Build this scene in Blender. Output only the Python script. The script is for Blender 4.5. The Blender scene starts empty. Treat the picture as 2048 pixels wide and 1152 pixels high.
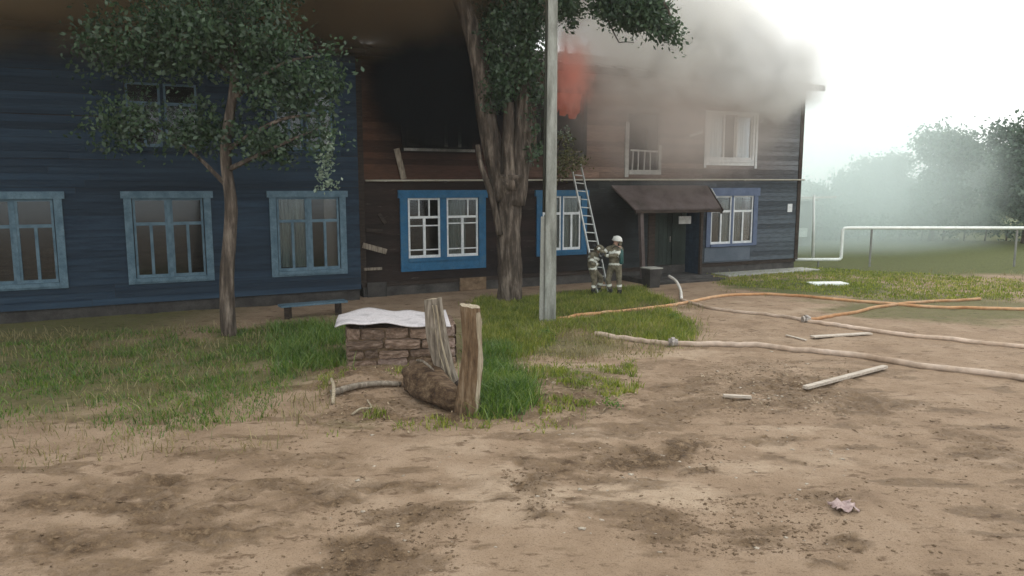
import bpy, math, random
import numpy as np
from mathutils import Vector, Matrix, Euler

random.seed(7)
rng = np.random.default_rng(7)
S = bpy.context.scene
COL = S.collection

# ------------------------------------------------------------------ camera
FPX = 1500.0
PITCH = math.atan(203 / FPX)
CAMH = 3.3
cam_data = bpy.data.cameras.new('camera')
cam = bpy.data.objects.new('camera', cam_data)
COL.objects.link(cam)
cam_data.sensor_width = 36.0
cam_data.lens = FPX / 2048 * 36.0
cam_data.clip_start = 0.1
cam_data.clip_end = 3000
cam.location = (0, 0, CAMH)
cam.rotation_euler = (math.pi / 2 - PITCH, 0, 0)
S.camera = cam

# ------------------------------------------------------------------ sky, sun, exposure
SUN_EL, SUN_AZ = math.radians(50), math.radians(38)
world = bpy.data.worlds.new('World')
S.world = world
world.use_nodes = True
wn, wl = world.node_tree.nodes, world.node_tree.links
wn.clear()
w_out = wn.new('ShaderNodeOutputWorld')
w_bg = wn.new('ShaderNodeBackground')
w_sky = wn.new('ShaderNodeTexSky')
w_sky.sky_type = 'NISHITA'
w_sky.sun_disc = False
w_sky.sun_elevation = SUN_EL
w_sky.sun_rotation = SUN_AZ
w_sky.dust_density = 4.0
w_mix = wn.new('ShaderNodeMixRGB')          # an overcast lid over the clear sky
w_mix.inputs['Fac'].default_value = 0.88
w_mix.inputs['Color2'].default_value = (14.2, 14.6, 14.5, 1)
wl.new(w_sky.outputs['Color'], w_mix.inputs['Color1'])
wl.new(w_mix.outputs['Color'], w_bg.inputs['Color'])
w_bg.inputs['Strength'].default_value = 0.10
wl.new(w_bg.outputs['Background'], w_out.inputs['Surface'])
sun_data = bpy.data.lights.new('sun', 'SUN')
sun_data.energy = 0.8
sun_data.angle = math.radians(20)
sun_data.color = (1.0, 0.95, 0.88)
sun = bpy.data.objects.new('sun', sun_data)
COL.objects.link(sun)
_sd = Vector((math.sin(SUN_AZ) * math.cos(SUN_EL), math.cos(SUN_AZ) * math.cos(SUN_EL), math.sin(SUN_EL)))
sun.rotation_euler = _sd.to_track_quat('Z', 'Y').to_euler()
S.view_settings.view_transform = 'Standard'
S.view_settings.look = 'None'
S.view_settings.gamma = 1.0
S.view_settings.use_curve_mapping = False
S.view_settings.exposure = 0.28
S.render.engine = 'CYCLES'
S.cycles.max_bounces = 8
S.cycles.diffuse_bounces = 2
S.cycles.glossy_bounces = 2
S.cycles.transmission_bounces = 3
S.cycles.transparent_max_bounces = 10
S.cycles.volume_bounces = 4
S.cycles.volume_step_rate = 2.0
S.cycles.volume_max_steps = 128
S.cycles.use_denoising = True
S.cycles.caustics_reflective = False
S.cycles.caustics_refractive = False

# ------------------------------------------------------------------ survey helpers
def ray(px, py):
    a = (px - 1024) / FPX
    b = -(py - 576) / FPX
    return Vector((a, math.cos(PITCH) + b * math.sin(PITCH), -math.sin(PITCH) + b * math.cos(PITCH)))

def G(px, py, z=0.0):
    r = ray(px, py)
    t = (z - CAMH) / r.z
    return Vector((r.x * t, r.y * t, z))

def D(px, py, depth):
    r = ray(px, py)
    t = depth / r.y
    return Vector((r.x * t, depth, CAMH + r.z * t))

BANG = math.radians(26.37)
DX, DY = math.cos(BANG), math.sin(BANG)
CX, CY = 11.42, 30.10
def F(u, out, z):
    """house coordinates (along the facade, towards the yard, up) -> world"""
    return Vector((CX + u * DX + out * DY, CY + u * DY - out * DX, z))

# ------------------------------------------------------------------ noise
def _hash(ix, iy, seed):
    n = (ix.astype(np.int64) * 374761393 + iy.astype(np.int64) * 668265263 + seed * 1442695041) & 0x7fffffff
    n = ((n ^ (n >> 13)) * 1274126177) & 0x7fffffff
    return ((n ^ (n >> 16)) & 0xffff) / 65535.0

def vnoise(x, y, seed=0):
    x = np.asarray(x, dtype=float); y = np.asarray(y, dtype=float)
    ix, iy = np.floor(x), np.floor(y)
    fx, fy = x - ix, y - iy
    fx = fx * fx * (3 - 2 * fx); fy = fy * fy * (3 - 2 * fy)
    a = _hash(ix, iy, seed); b = _hash(ix + 1, iy, seed)
    c = _hash(ix, iy + 1, seed); d = _hash(ix + 1, iy + 1, seed)
    return (a * (1 - fx) + b * fx) * (1 - fy) + (c * (1 - fx) + d * fx) * fy

def fbm(x, y, seed=0, octv=4):
    s = 0; a = 0.5; t = 0
    x = np.asarray(x, dtype=float); y = np.asarray(y, dtype=float)
    for k in range(octv):
        s = s + a * vnoise(x, y, seed + k * 17); t += a
        x = x * 2.03 + 11.3; y = y * 2.03 - 7.7; a *= 0.5
    return s / t

# ------------------------------------------------------------------ mesh helpers
class MB:
    def __init__(self):
        self.v = []; self.f = []
    def quadbox(self, P):
        b = len(self.v)
        self.v += [tuple(p) for p in P]
        for q in ((0, 3, 2, 1), (4, 5, 6, 7), (0, 1, 5, 4), (1, 2, 6, 5), (2, 3, 7, 6), (3, 0, 4, 7)):
            self.f.append(tuple(b + i for i in q))
        return self
    def box(self, x0, x1, y0, y1, z0, z1):
        return self.quadbox([(x0, y0, z0), (x1, y0, z0), (x1, y1, z0), (x0, y1, z0),
                             (x0, y0, z1), (x1, y0, z1), (x1, y1, z1), (x0, y1, z1)])
    def bar(self, a, b, w, h, up=Vector((0, 0, 1))):
        a = Vector(a); b = Vector(b)
        t = (b - a).normalized()
        s = t.cross(up)
        if s.length < 1e-4: s = t.cross(Vector((0, 1, 0)))
        s.normalize(); n = s.cross(t)
        s = s * w / 2; n = n * h / 2
        return self.quadbox([a - s - n, a + s - n, a + s + n, a - s + n, b - s - n, b + s - n, b + s + n, b - s + n])
    def tube(self, pts, rad, sides=8, cap=True, flute=0.0, seed=1, squash=1.0):
        pts = [Vector(p) for p in pts]
        n = len(pts)
        if not hasattr(rad, '__len__'): rad = [rad] * n
        base = len(self.v)
        ref = Vector((0.13, 0.97, 0.21)).normalized()
        if abs((pts[-1] - pts[0]).normalized().dot(ref)) > 0.9: ref = Vector((0, 0, 1))
        rr = random.Random(seed)
        ph = [rr.uniform(0, 6.28) for _ in range(6)]
        for i in range(n):
            t = (pts[min(i + 1, n - 1)] - pts[max(i - 1, 0)]).normalized()
            s = t.cross(ref).normalized(); m = s.cross(t).normalized()
            for k in range(sides):
                a = 2 * math.pi * k / sides
                r = rad[i]
                if flute:
                    r *= 1 + flute * (0.5 * math.sin(3 * a + ph[0] + i * 0.35) + 0.35 * math.sin(5 * a + ph[1] - i * 0.25)
                                      + 0.3 * math.sin(8 * a + ph[2]) + 0.3 * rr.uniform(-1, 1))
                self.v.append(tuple(pts[i] + s * (math.cos(a) * r) + m * (math.sin(a) * r * squash)))
        for i in range(n - 1):
            for k in range(sides):
                k2 = (k + 1) % sides
                self.f.append((base + i * sides + k, base + i * sides + k2, base + (i + 1) * sides + k2, base + (i + 1) * sides + k))
        if cap:
            self.f.append(tuple(base + k for k in range(sides))[::-1])
            self.f.append(tuple(base + (n - 1) * sides + k for k in range(sides)))
        return self
    def ball(self, c, r, seg=10, ring=6, scale=(1, 1, 1)):
        b = len(self.v)
        for i in range(ring + 1):
            th = math.pi * i / ring
            for k in range(seg):
                a = 2 * math.pi * k / seg
                self.v.append((c[0] + r * scale[0] * math.sin(th) * math.cos(a), c[1] + r * scale[1] * math.sin(th) * math.sin(a), c[2] + r * scale[2] * math.cos(th)))
        for i in range(ring):
            for k in range(seg):
                k2 = (k + 1) % seg
                self.f.append((b + i * seg + k, b + (i + 1) * seg + k, b + (i + 1) * seg + k2, b + i * seg + k2))
        return self
    def mesh(self, name, mat=None, smooth=False):
        me = bpy.data.meshes.new(name)
        me.from_pydata(self.v, [], self.f)
        if mat: me.materials.append(mat)
        if smooth: me.polygons.foreach_set('use_smooth', [True] * len(me.polygons))
        me.update()
        return me
    def build(self, name, mat, parent=None, smooth=False, bevel=0.0, loc=None):
        o = bpy.data.objects.new(name, self.mesh(name, mat, smooth))
        COL.objects.link(o)
        if loc is not None: o.location = loc
        if parent: o.parent = parent
        if bevel:
            m = o.modifiers.new('bevel', 'BEVEL'); m.width = bevel; m.segments = 2; m.limit_method = 'ANGLE'
        return o

def link(name, me, parent=None, loc=None, rot=None, scale=None):
    o = bpy.data.objects.new(name, me)
    COL.objects.link(o)
    if parent: o.parent = parent
    if loc is not None: o.location = loc
    if rot is not None: o.rotation_euler = rot
    if scale is not None: o.scale = scale
    return o

def empty(name, loc=(0, 0, 0), rz=0):
    o = bpy.data.objects.new(name, None)
    COL.objects.link(o)
    o.location = loc; o.rotation_euler = (0, 0, rz); o.empty_display_size = 0.3
    return o

def tag(o, label=None, cat=None, group=None, kind=None):
    if label: o['label'] = label
    if cat: o['category'] = cat
    if group: o['group'] = group
    if kind: o['kind'] = kind
    return o

def smooth_path(pts, n=8):
    P = [Vector(p) for p in pts]
    P = [P[0] * 2 - P[1]] + P + [P[-1] * 2 - P[-2]]
    out = []
    for i in range(1, len(P) - 2):
        for k in range(n):
            t = k / n
            a, b, c, d = P[i - 1], P[i], P[i + 1], P[i + 2]
            out.append(0.5 * ((2 * b) + (c - a) * t + (2 * a - 5 * b + 4 * c - d) * t * t + (3 * b - a - 3 * c + d) * t ** 3))
    out.append(P[-2])
    return out

def np_mesh(name, V, quads, mat, smooth=False):
    me = bpy.data.meshes.new(name)
    nv, nq = len(V), len(quads)
    me.vertices.add(nv)
    me.vertices.foreach_set('co', np.asarray(V, dtype=np.float32).ravel())
    me.loops.add(nq * 4)
    me.loops.foreach_set('vertex_index', np.asarray(quads, dtype=np.int32).ravel())
    me.polygons.add(nq)
    me.polygons.foreach_set('loop_start', np.arange(0, nq * 4, 4, dtype=np.int32))
    if smooth: me.polygons.foreach_set('use_smooth', np.ones(nq, dtype=bool))
    me.materials.append(mat)
    me.update(calc_edges=True)
    return me

# ------------------------------------------------------------------ materials
def new_mat(name):
    m = bpy.data.materials.new(name)
    m.use_nodes = True
    n, l = m.node_tree.nodes, m.node_tree.links
    return m, n, l, n['Principled BSDF']

def ramp(n, stops):
    r = n.new('ShaderNodeValToRGB')
    el = r.color_ramp.elements
    while len(el) < len(stops): el.new(0.5)
    for e, (p, c) in zip(el, stops):
        e.position = p; e.color = (*c, 1) if len(c) == 3 else c
    return r

def mathn(n, l, op, a, b=None, clamp=False):
    m = n.new('ShaderNodeMath'); m.operation = op; m.use_clamp = clamp
    for i, x in enumerate((a, b)):
        if x is None: continue
        if isinstance(x, (int, float)): m.inputs[i].default_value = x
        else: l.new(x, m.inputs[i])
    return m.outputs[0]

def noise_node(n, l, vec, scale, detail=5, rough=0.6):
    t = n.new('ShaderNodeTexNoise')
    t.inputs['Scale'].default_value = scale; t.inputs['Detail'].default_value = detail; t.inputs['Roughness'].default_value = rough
    if vec is not None: l.new(vec, t.inputs['Vector'])
    return t

def rough_mat(name, c1, c2, scale=4.0, rough=0.85, bump=0.3, stretch=(1, 1, 1), c3=None, vary=0.15, spec=0.25, world=False, fine=30.0):
    """two or three tones broken by noise, per-object tint, fine relief"""
    m, n, l, p = new_mat(name)
    tc = n.new('ShaderNodeTexCoord')
    mp = n.new('ShaderNodeMapping'); mp.inputs['Scale'].default_value = stretch
    if world:
        g = n.new('ShaderNodeNewGeometry'); l.new(g.outputs['Position'], mp.inputs['Vector'])
    else:
        l.new(tc.outputs['Object'], mp.inputs['Vector'])
    oi = n.new('ShaderNodeObjectInfo')
    off = n.new('ShaderNodeVectorMath'); off.operation = 'ADD'
    l.new(mp.outputs[0], off.inputs[0])
    if not world:
        sc = mathn(n, l, 'MULTIPLY', oi.outputs['Random'], 37.0)
        l.new(sc, off.inputs[1])
    t = noise_node(n, l, off.outputs[0], scale)
    stops = [(0.32, c1), (0.68, c2)] if c3 is None else [(0.28, c1), (0.5, c2), (0.72, c3)]
    r = ramp(n, stops); l.new(t.outputs['Fac'], r.inputs['Fac'])
    hs = n.new('ShaderNodeHueSaturation')
    l.new(r.outputs['Color'], hs.inputs['Color'])
    v = mathn(n, l, 'MULTIPLY_ADD', oi.outputs['Random'], 2 * vary)
    v.node.inputs[2].default_value = 1 - vary
    l.new(v, hs.inputs['Value'])
    t2 = noise_node(n, l, off.outputs[0], fine, 4)
    mul = n.new('ShaderNodeMixRGB'); mul.blend_type = 'MULTIPLY'; mul.inputs['Fac'].default_value = 0.45
    l.new(hs.outputs['Color'], mul.inputs['Color1'])
    r2 = ramp(n, [(0.3, (0.45, 0.45, 0.45)), (0.6, (1, 1, 1))]); l.new(t2.outputs['Fac'], r2.inputs['Fac'])
    l.new(r2.outputs['Color'], mul.inputs['Color2'])
    l.new(mul.outputs['Color'], p.inputs['Base Color'])
    p.inputs['Roughness'].default_value = rough
    p.inputs['Specular IOR Level'].default_value = spec
    if bump:
        b = n.new('ShaderNodeBump'); b.inputs['Strength'].default_value = bump; b.inputs['Distance'].default_value = 0.02
        add = mathn(n, l, 'ADD', t.outputs['Fac'], t2.outputs['Fac'])
        l.new(add, b.inputs['Height']); l.new(b.outputs['Normal'], p.inputs['Normal'])
    return m

M = {}
M['blue_paint'] = rough_mat('blue_paint', (0.014, 0.080, 0.16), (0.020, 0.112, 0.23), 3, 0.6, 0.3, (1, 1, 1), c3=(0.05, 0.13, 0.21), vary=0.1)
M['faded_blue_paint'] = rough_mat('faded_blue_paint', (0.085, 0.115, 0.19), (0.12, 0.155, 0.24), 3, 0.6, 0.2, vary=0.1)
M['white_paint'] = rough_mat('white_paint', (0.55, 0.59, 0.61), (0.78, 0.80, 0.80), 5, 0.55, 0.15, vary=0.06)
M['grey_paint'] = rough_mat('grey_paint', (0.30, 0.30, 0.28), (0.48, 0.48, 0.46), 5, 0.7, 0.2)
M['char'] = rough_mat('char', (0.006, 0.006, 0.007), (0.02, 0.019, 0.018), 6, 0.9, 0.5)
M['dark_wood'] = rough_mat('dark_wood', (0.022, 0.016, 0.013), (0.055, 0.040, 0.032), 3, 0.85, 0.4, (1, 6, 6))
M['weathered_wood'] = rough_mat('weathered_wood', (0.085, 0.066, 0.050), (0.22, 0.185, 0.145), 3, 0.9, 0.6, (7, 7, 0.9), c3=(0.38, 0.33, 0.27), vary=0.1, fine=14)
M['post_wood'] = rough_mat('post_wood', (0.060, 0.034, 0.018), (0.17, 0.11, 0.062), 3.2, 0.9, 0.9, (6, 6, 0.8), c3=(0.28, 0.21, 0.14), vary=0.1, fine=16)
M['pale_split_wood'] = rough_mat('pale_split_wood', (0.24, 0.19, 0.125), (0.50, 0.43, 0.32), 4, 0.85, 0.6, (9, 9, 0.7), vary=0.05, fine=14)
M['log_bark'] = rough_mat('log_bark', (0.032, 0.018, 0.010), (0.10, 0.062, 0.036), 3, 0.9, 1.0, (1, 3, 4), c3=(0.22, 0.155, 0.095), fine=12)
M['pale_plank'] = rough_mat('pale_plank', (0.42, 0.35, 0.28), (0.72, 0.64, 0.55), 4, 0.8, 0.4, (1, 8, 8))
M['bark'] = rough_mat('bark', (0.022, 0.017, 0.013), (0.085, 0.066, 0.052), 2.2, 0.9, 1.0, (4, 4, 0.7), c3=(0.25, 0.205, 0.165), vary=0.05, fine=10)
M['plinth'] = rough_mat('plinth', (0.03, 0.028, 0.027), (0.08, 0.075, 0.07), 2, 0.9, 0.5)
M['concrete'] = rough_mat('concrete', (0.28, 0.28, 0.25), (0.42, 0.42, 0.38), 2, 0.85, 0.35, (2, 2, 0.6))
M['pole_concrete'] = rough_mat('pole_concrete', (0.13, 0.132, 0.115), (0.245, 0.25, 0.222), 2.4, 0.85, 0.5, (3, 3, 0.5), c3=(0.37, 0.38, 0.345))
M['cable'] = rough_mat('cable', (0.03, 0.032, 0.022), (0.05, 0.05, 0.035), 3, 0.7, 0.1)
M['gas_pipe_cream'] = rough_mat('gas_pipe_cream', (0.40, 0.38, 0.30), (0.52, 0.50, 0.42), 3, 0.6, 0.1)
M['lawn_pipe_paint'] = rough_mat('lawn_pipe_paint', (0.70, 0.74, 0.70), (0.85, 0.88, 0.84), 3, 0.5, 0.1)
M['roof_sheet'] = rough_mat('roof_sheet', (0.035, 0.03, 0.028), (0.09, 0.08, 0.075), 1.5, 0.8, 0.4)
M['canopy_sheet'] = rough_mat('canopy_sheet', (0.060, 0.046, 0.042), (0.115, 0.090, 0.084), 1.5, 0.75, 0.3, c3=(0.15, 0.12, 0.12))
M['door_paint'] = rough_mat('door_paint', (0.018, 0.026, 0.022), (0.035, 0.05, 0.042), 2, 0.7, 0.3, (1, 1, 0.4))
M['ladder_metal'] = rough_mat('ladder_metal', (0.42, 0.44, 0.43), (0.60, 0.62, 0.60), 6, 0.45, 0.1)
M['hose_orange'] = rough_mat('hose_orange', (0.34, 0.15, 0.06), (0.50, 0.28, 0.14), 1.2, 0.8, 0.3, c3=(0.55, 0.38, 0.25), world=True, fine=8)
M['hose_canvas'] = rough_mat('hose_canvas', (0.38, 0.275, 0.195), (0.60, 0.48, 0.39), 1.2, 0.85, 0.3, world=True, fine=8)
M['hose_white'] = rough_mat('hose_white', (0.62, 0.58, 0.52), (0.80, 0.76, 0.70), 2, 0.85, 0.3)
M['coupling_metal'] = rough_mat('coupling_metal', (0.10, 0.08, 0.07), (0.55, 0.5, 0.45), 8, 0.4, 0.1)
M['block_clay'] = rough_mat('block_clay', (0.085, 0.055, 0.038), (0.20, 0.135, 0.098), 3, 0.9, 0.8, c3=(0.34, 0.25, 0.195), vary=0.25, fine=12)
M['lid_sheet'] = rough_mat('lid_sheet', (0.42, 0.39, 0.40), (0.72, 0.68, 0.69), 2.5, 0.6, 0.4, c3=(0.60, 0.54, 0.54))
M['cloth_pink'] = rough_mat('cloth_pink', (0.34, 0.24, 0.23), (0.55, 0.44, 0.41), 8, 0.9, 0.4)
M['suit'] = rough_mat('suit', (0.07, 0.06, 0.04), (0.25, 0.225, 0.16), 7, 0.9, 0.5, fine=20)
M['clod'] = rough_mat('clod', (0.12, 0.078, 0.046), (0.25, 0.175, 0.112), 5, 0.95, 0.5, world=True, fine=40)
M['reflective'] = rough_mat('reflective', (0.60, 0.61, 0.55), (0.78, 0.79, 0.72), 8, 0.5, 0.1)
M['helmet'] = rough_mat('helmet', (0.66, 0.66, 0.62), (0.80, 0.80, 0.76), 4, 0.35, 0.05)
M['skin'] = rough_mat('skin', (0.36, 0.22, 0.16), (0.46, 0.29, 0.21), 8, 0.6, 0.1)
M['boot'] = rough_mat('boot', (0.02, 0.02, 0.02), (0.04, 0.04, 0.04), 8, 0.6, 0.1)
M['tank'] = rough_mat('tank', (0.02, 0.07, 0.07), (0.03, 0.10, 0.09), 4, 0.4, 0.05)
M['shed_wall'] = rough_mat('shed_wall', (0.20, 0.20, 0.19), (0.30, 0.30, 0.28), 2, 0.9, 0.3)
M['curtain'] = rough_mat('curtain', (0.74, 0.75, 0.72), (0.86, 0.87, 0.84), 3, 0.9, 0.1, (6, 6, 0.5))
M['net_curtain'] = rough_mat('net_curtain', (0.10, 0.13, 0.13), (0.22, 0.25, 0.23), 3, 0.9, 0.1, (6, 6, 0.5))
M['interior'] = rough_mat('interior', (0.02, 0.02, 0.02), (0.05, 0.047, 0.042), 1, 0.9, 0.0)

def glass_mat():
    m = bpy.data.materials.new('window_glass'); m.use_nodes = True
    n, l = m.node_tree.nodes, m.node_tree.links
    n.clear()
    out = n.new('ShaderNodeOutputMaterial')
    tr = n.new('ShaderNodeBsdfTransparent'); tr.inputs['Color'].default_value = (0.9, 0.93, 0.93, 1)
    gl = n.new('ShaderNodeBsdfGlossy'); gl.inputs['Roughness'].default_value = 0.12; gl.inputs['Color'].default_value = (0.8, 0.85, 0.9, 1)
    lw = n.new('ShaderNodeFresnel'); lw.inputs['IOR'].default_value = 1.45
    mx = n.new('ShaderNodeMixShader')
    l.new(lw.outputs[0], mx.inputs[0]); l.new(tr.outputs[0], mx.inputs[1]); l.new(gl.outputs[0], mx.inputs[2])
    l.new(mx.outputs[0], out.inputs['Surface'])
    return m
M['glass'] = glass_mat()

def siding_mat():
    """board paint: brown on the left, smoke haze painted in as grey-blue to the right, soot above the burnt openings, painted shade by the porch"""
    m, n, l, p = new_mat('board_siding')
    g = n.new('ShaderNodeNewGeometry')
    sub = n.new('ShaderNodeVectorMath'); sub.operation = 'SUBTRACT'; sub.inputs[1].default_value = (CX, CY, 0)
    l.new(g.outputs['Position'], sub.inputs[0])
    rot = n.new('ShaderNodeVectorRotate'); rot.rotation_type = 'Z_AXIS'; rot.inputs['Angle'].default_value = -BANG
    l.new(sub.outputs[0], rot.inputs['Vector'])
    sep = n.new('ShaderNodeSeparateXYZ'); l.new(rot.outputs[0], sep.inputs[0])
    U, Z = sep.outputs['X'], sep.outputs['Z']
    big = noise_node(n, l, rot.outputs[0], 0.7, 4)
    uj = mathn(n, l, 'MULTIPLY_ADD', big.outputs['Fac'], 3.0); l.new(U, uj.node.inputs[2])
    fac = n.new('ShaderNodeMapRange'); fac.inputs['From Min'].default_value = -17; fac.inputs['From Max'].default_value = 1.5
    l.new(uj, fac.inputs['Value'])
    upper = ramp(n, [(0.0, (0.085, 0.042, 0.025)), (0.14, (0.072, 0.034, 0.023)), (0.3, (0.045, 0.024, 0.020)), (0.48, (0.20, 0.13, 0.10)), (0.72, (0.20, 0.15, 0.13)), (0.9, (0.14, 0.135, 0.14)), (1.0, (0.15, 0.165, 0.18))])  # greyer right end has the smoke haze painted into the boards
    lower = ramp(n, [(0.0, (0.034, 0.023, 0.019)), (0.22, (0.018, 0.010, 0.009)), (0.42, (0.026, 0.017, 0.015)), (0.50, (0.024, 0.030, 0.030)), (0.72, (0.045, 0.055, 0.065)), (0.82, (0.085, 0.10, 0.122)), (1.0, (0.085, 0.105, 0.122))])  # dark teal by the porch is painted shade, grey-blue end painted haze
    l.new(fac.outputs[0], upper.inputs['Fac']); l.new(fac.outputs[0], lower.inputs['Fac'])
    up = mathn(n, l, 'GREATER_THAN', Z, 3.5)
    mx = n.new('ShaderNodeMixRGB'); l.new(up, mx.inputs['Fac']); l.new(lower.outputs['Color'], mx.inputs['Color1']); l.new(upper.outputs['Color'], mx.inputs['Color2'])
    # soot at the burnt openings, shade painted in left of the porch, other dark patches: (u, z, radius u, radius z, strength)
    total = None
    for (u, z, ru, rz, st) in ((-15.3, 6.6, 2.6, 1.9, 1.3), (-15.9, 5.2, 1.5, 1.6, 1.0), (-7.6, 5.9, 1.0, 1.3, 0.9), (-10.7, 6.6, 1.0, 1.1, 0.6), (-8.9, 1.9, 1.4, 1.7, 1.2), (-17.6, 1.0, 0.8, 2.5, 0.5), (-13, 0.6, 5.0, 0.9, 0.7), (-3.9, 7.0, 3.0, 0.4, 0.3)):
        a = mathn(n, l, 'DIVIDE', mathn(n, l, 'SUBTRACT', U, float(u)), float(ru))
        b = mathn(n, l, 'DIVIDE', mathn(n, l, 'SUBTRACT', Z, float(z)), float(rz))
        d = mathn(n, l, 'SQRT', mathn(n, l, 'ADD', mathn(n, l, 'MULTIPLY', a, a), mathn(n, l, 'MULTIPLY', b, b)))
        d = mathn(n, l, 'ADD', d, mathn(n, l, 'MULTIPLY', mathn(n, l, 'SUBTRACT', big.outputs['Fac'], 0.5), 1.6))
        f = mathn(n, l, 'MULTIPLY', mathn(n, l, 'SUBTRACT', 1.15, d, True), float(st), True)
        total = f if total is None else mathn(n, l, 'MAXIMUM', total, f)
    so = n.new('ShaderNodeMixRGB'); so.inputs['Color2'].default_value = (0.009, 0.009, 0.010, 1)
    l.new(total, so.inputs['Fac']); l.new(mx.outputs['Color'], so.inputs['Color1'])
    oi = n.new('ShaderNodeObjectInfo')
    hs = n.new('ShaderNodeHueSaturation'); l.new(so.outputs['Color'], hs.inputs['Color'])
    v = mathn(n, l, 'MULTIPLY_ADD', oi.outputs['Random'], 0.7); v.node.inputs[2].default_value = 0.62
    l.new(v, hs.inputs['Value'])
    mp = n.new('ShaderNodeMapping'); mp.inputs['Scale'].default_value = (1, 1, 9); l.new(rot.outputs[0], mp.inputs['Vector'])
    gr = noise_node(n, l, mp.outputs[0], 3.0, 6, 0.7)
    r2 = ramp(n, [(0.35, (0.5, 0.48, 0.46)), (0.6, (1, 1, 1)), (0.75, (1.5, 1.5, 1.5))]); l.new(gr.outputs['Fac'], r2.inputs['Fac'])
    mul = n.new('ShaderNodeMixRGB'); mul.blend_type = 'MULTIPLY'; mul.inputs['Fac'].default_value = 0.8
    l.new(hs.outputs['Color'], mul.inputs['Color1']); l.new(r2.outputs['Color'], mul.inputs['Color2'])
    pn = noise_node(n, l, mp.outputs[0], 1.7, 7, 0.75)
    pr = ramp(n, [(0.60, (0, 0, 0)), (0.68, (1, 1, 1))]); l.new(pn.outputs['Fac'], pr.inputs['Fac'])
    pf = mathn(n, l, 'MULTIPLY', pr.outputs['Color'], mathn(n, l, 'MULTIPLY', mathn(n, l, 'SUBTRACT', 1.0, total), 0.45))
    pm = n.new('ShaderNodeMixRGB'); pm.inputs['Color2'].default_value = (0.20, 0.175, 0.155, 1)
    l.new(pf, pm.inputs['Fac']); l.new(mul.outputs['Color'], pm.inputs['Color1'])
    l.new(pm.outputs['Color'], p.inputs['Base Color'])
    p.inputs['Roughness'].default_value = 0.85; p.inputs['Specular IOR Level'].default_value = 0.2
    b = n.new('ShaderNodeBump'); b.inputs['Strength'].default_value = 0.4; b.inputs['Distance'].default_value = 0.01
    l.new(gr.outputs['Fac'], b.inputs['Height']); l.new(b.outputs['Normal'], p.inputs['Normal'])
    return m
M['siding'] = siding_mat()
M['blue_siding'] = rough_mat('blue_siding', (0.010, 0.022, 0.040), (0.022, 0.044, 0.072), 2, 0.8, 0.3, (1, 1, 5), vary=0.25)
M['blue_pale_frame'] = rough_mat('blue_pale_frame', (0.06, 0.11, 0.15), (0.12, 0.19, 0.24), 4, 0.7, 0.2)

def leaf_mat(name, dark, mid, light, trans=0.35):
    m = bpy.data.materials.new(name); m.use_nodes = True
    n, l = m.node_tree.nodes, m.node_tree.links
    n.clear()
    out = n.new('ShaderNodeOutputMaterial')
    g = n.new('ShaderNodeNewGeometry')
    cl = noise_node(n, l, g.outputs['Position'], 1.3, 3)
    s = mathn(n, l, 'MULTIPLY_ADD', g.outputs['Random Per Island'], 0.45)
    l.new(mathn(n, l, 'MULTIPLY', cl.outputs['Fac'], 0.65), s.node.inputs[2])
    r = ramp(n, [(0.25, dark), (0.55, mid), (0.85, light)]); l.new(s, r.inputs['Fac'])
    df = n.new('ShaderNodeBsdfDiffuse'); tl = n.new('ShaderNodeBsdfTranslucent'); gs = n.new('ShaderNodeBsdfGlossy')
    gs.inputs['Roughness'].default_value = 0.5
    l.new(r.outputs['Color'], df.inputs['Color']); l.new(r.outputs['Color'], tl.inputs['Color'])
    a = n.new('ShaderNodeMixShader'); a.inputs[0].default_value = trans
    l.new(df.outputs[0], a.inputs[1]); l.new(tl.outputs[0], a.inputs[2])
    b = n.new('ShaderNodeMixShader'); b.inputs[0].default_value = 0.05
    l.new(a.outputs[0], b.inputs[1]); l.new(gs.outputs[0], b.inputs[2])
    l.new(b.outputs[0], out.inputs['Surface'])
    return m
M['leaf_dark'] = leaf_mat('leaf_dark', (0.018, 0.040, 0.018), (0.038, 0.080, 0.034), (0.08, 0.14, 0.065))
M['leaf_olive'] = leaf_mat('leaf_olive', (0.05, 0.06, 0.018), (0.10, 0.11, 0.035), (0.22, 0.20, 0.08))
M['leaf_pale'] = leaf_mat('leaf_pale', (0.10, 0.15, 0.10), (0.20, 0.27, 0.19), (0.38, 0.44, 0.34))
M['leaf_far'] = leaf_mat('leaf_far', (0.05, 0.09, 0.06), (0.09, 0.15, 0.10), (0.15, 0.21, 0.14))
M['grass'] = leaf_mat('grass_blade', (0.07, 0.11, 0.010), (0.20, 0.26, 0.022), (0.44, 0.42, 0.09), 0.5)
M['grass_lush'] = leaf_mat('grass_lush', (0.035, 0.09, 0.008), (0.10, 0.20, 0.018), (0.26, 0.33, 0.055), 0.5)
M['dry_litter'] = leaf_mat('dry_litter', (0.10, 0.065, 0.035), (0.22, 0.15, 0.085), (0.45, 0.36, 0.24), 0.1)

# ------------------------------------------------------------------ the ground sheet
def ell(px, py, rx, ry):
    """an ellipse of ground measured from its centre and extent"""
    c = G(px, py); a = G(px + rx, py); b = G(px, py - ry); d = G(px, py + ry)
    return (c.x, (b.y + d.y) / 2, abs(a.x - c.x), abs(b.y - d.y) / 2)

def mask(x, y, ells, soft=0.7, seed=3, warp=1.5, ws=1.5):
    out = np.zeros_like(x)
    nz = fbm(x * ws, y * ws * 1.5, seed, 6)
    nz = (nz - 0.5) * 2 * warp
    for (cx, cy, rx, ry, st) in ells:
        d = np.sqrt(((x - cx) / rx) ** 2 + ((y - cy) / ry) ** 2)
        out = np.maximum(out, st * np.clip((1.15 + nz - d) / soft, 0, 1))
    return out

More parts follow.
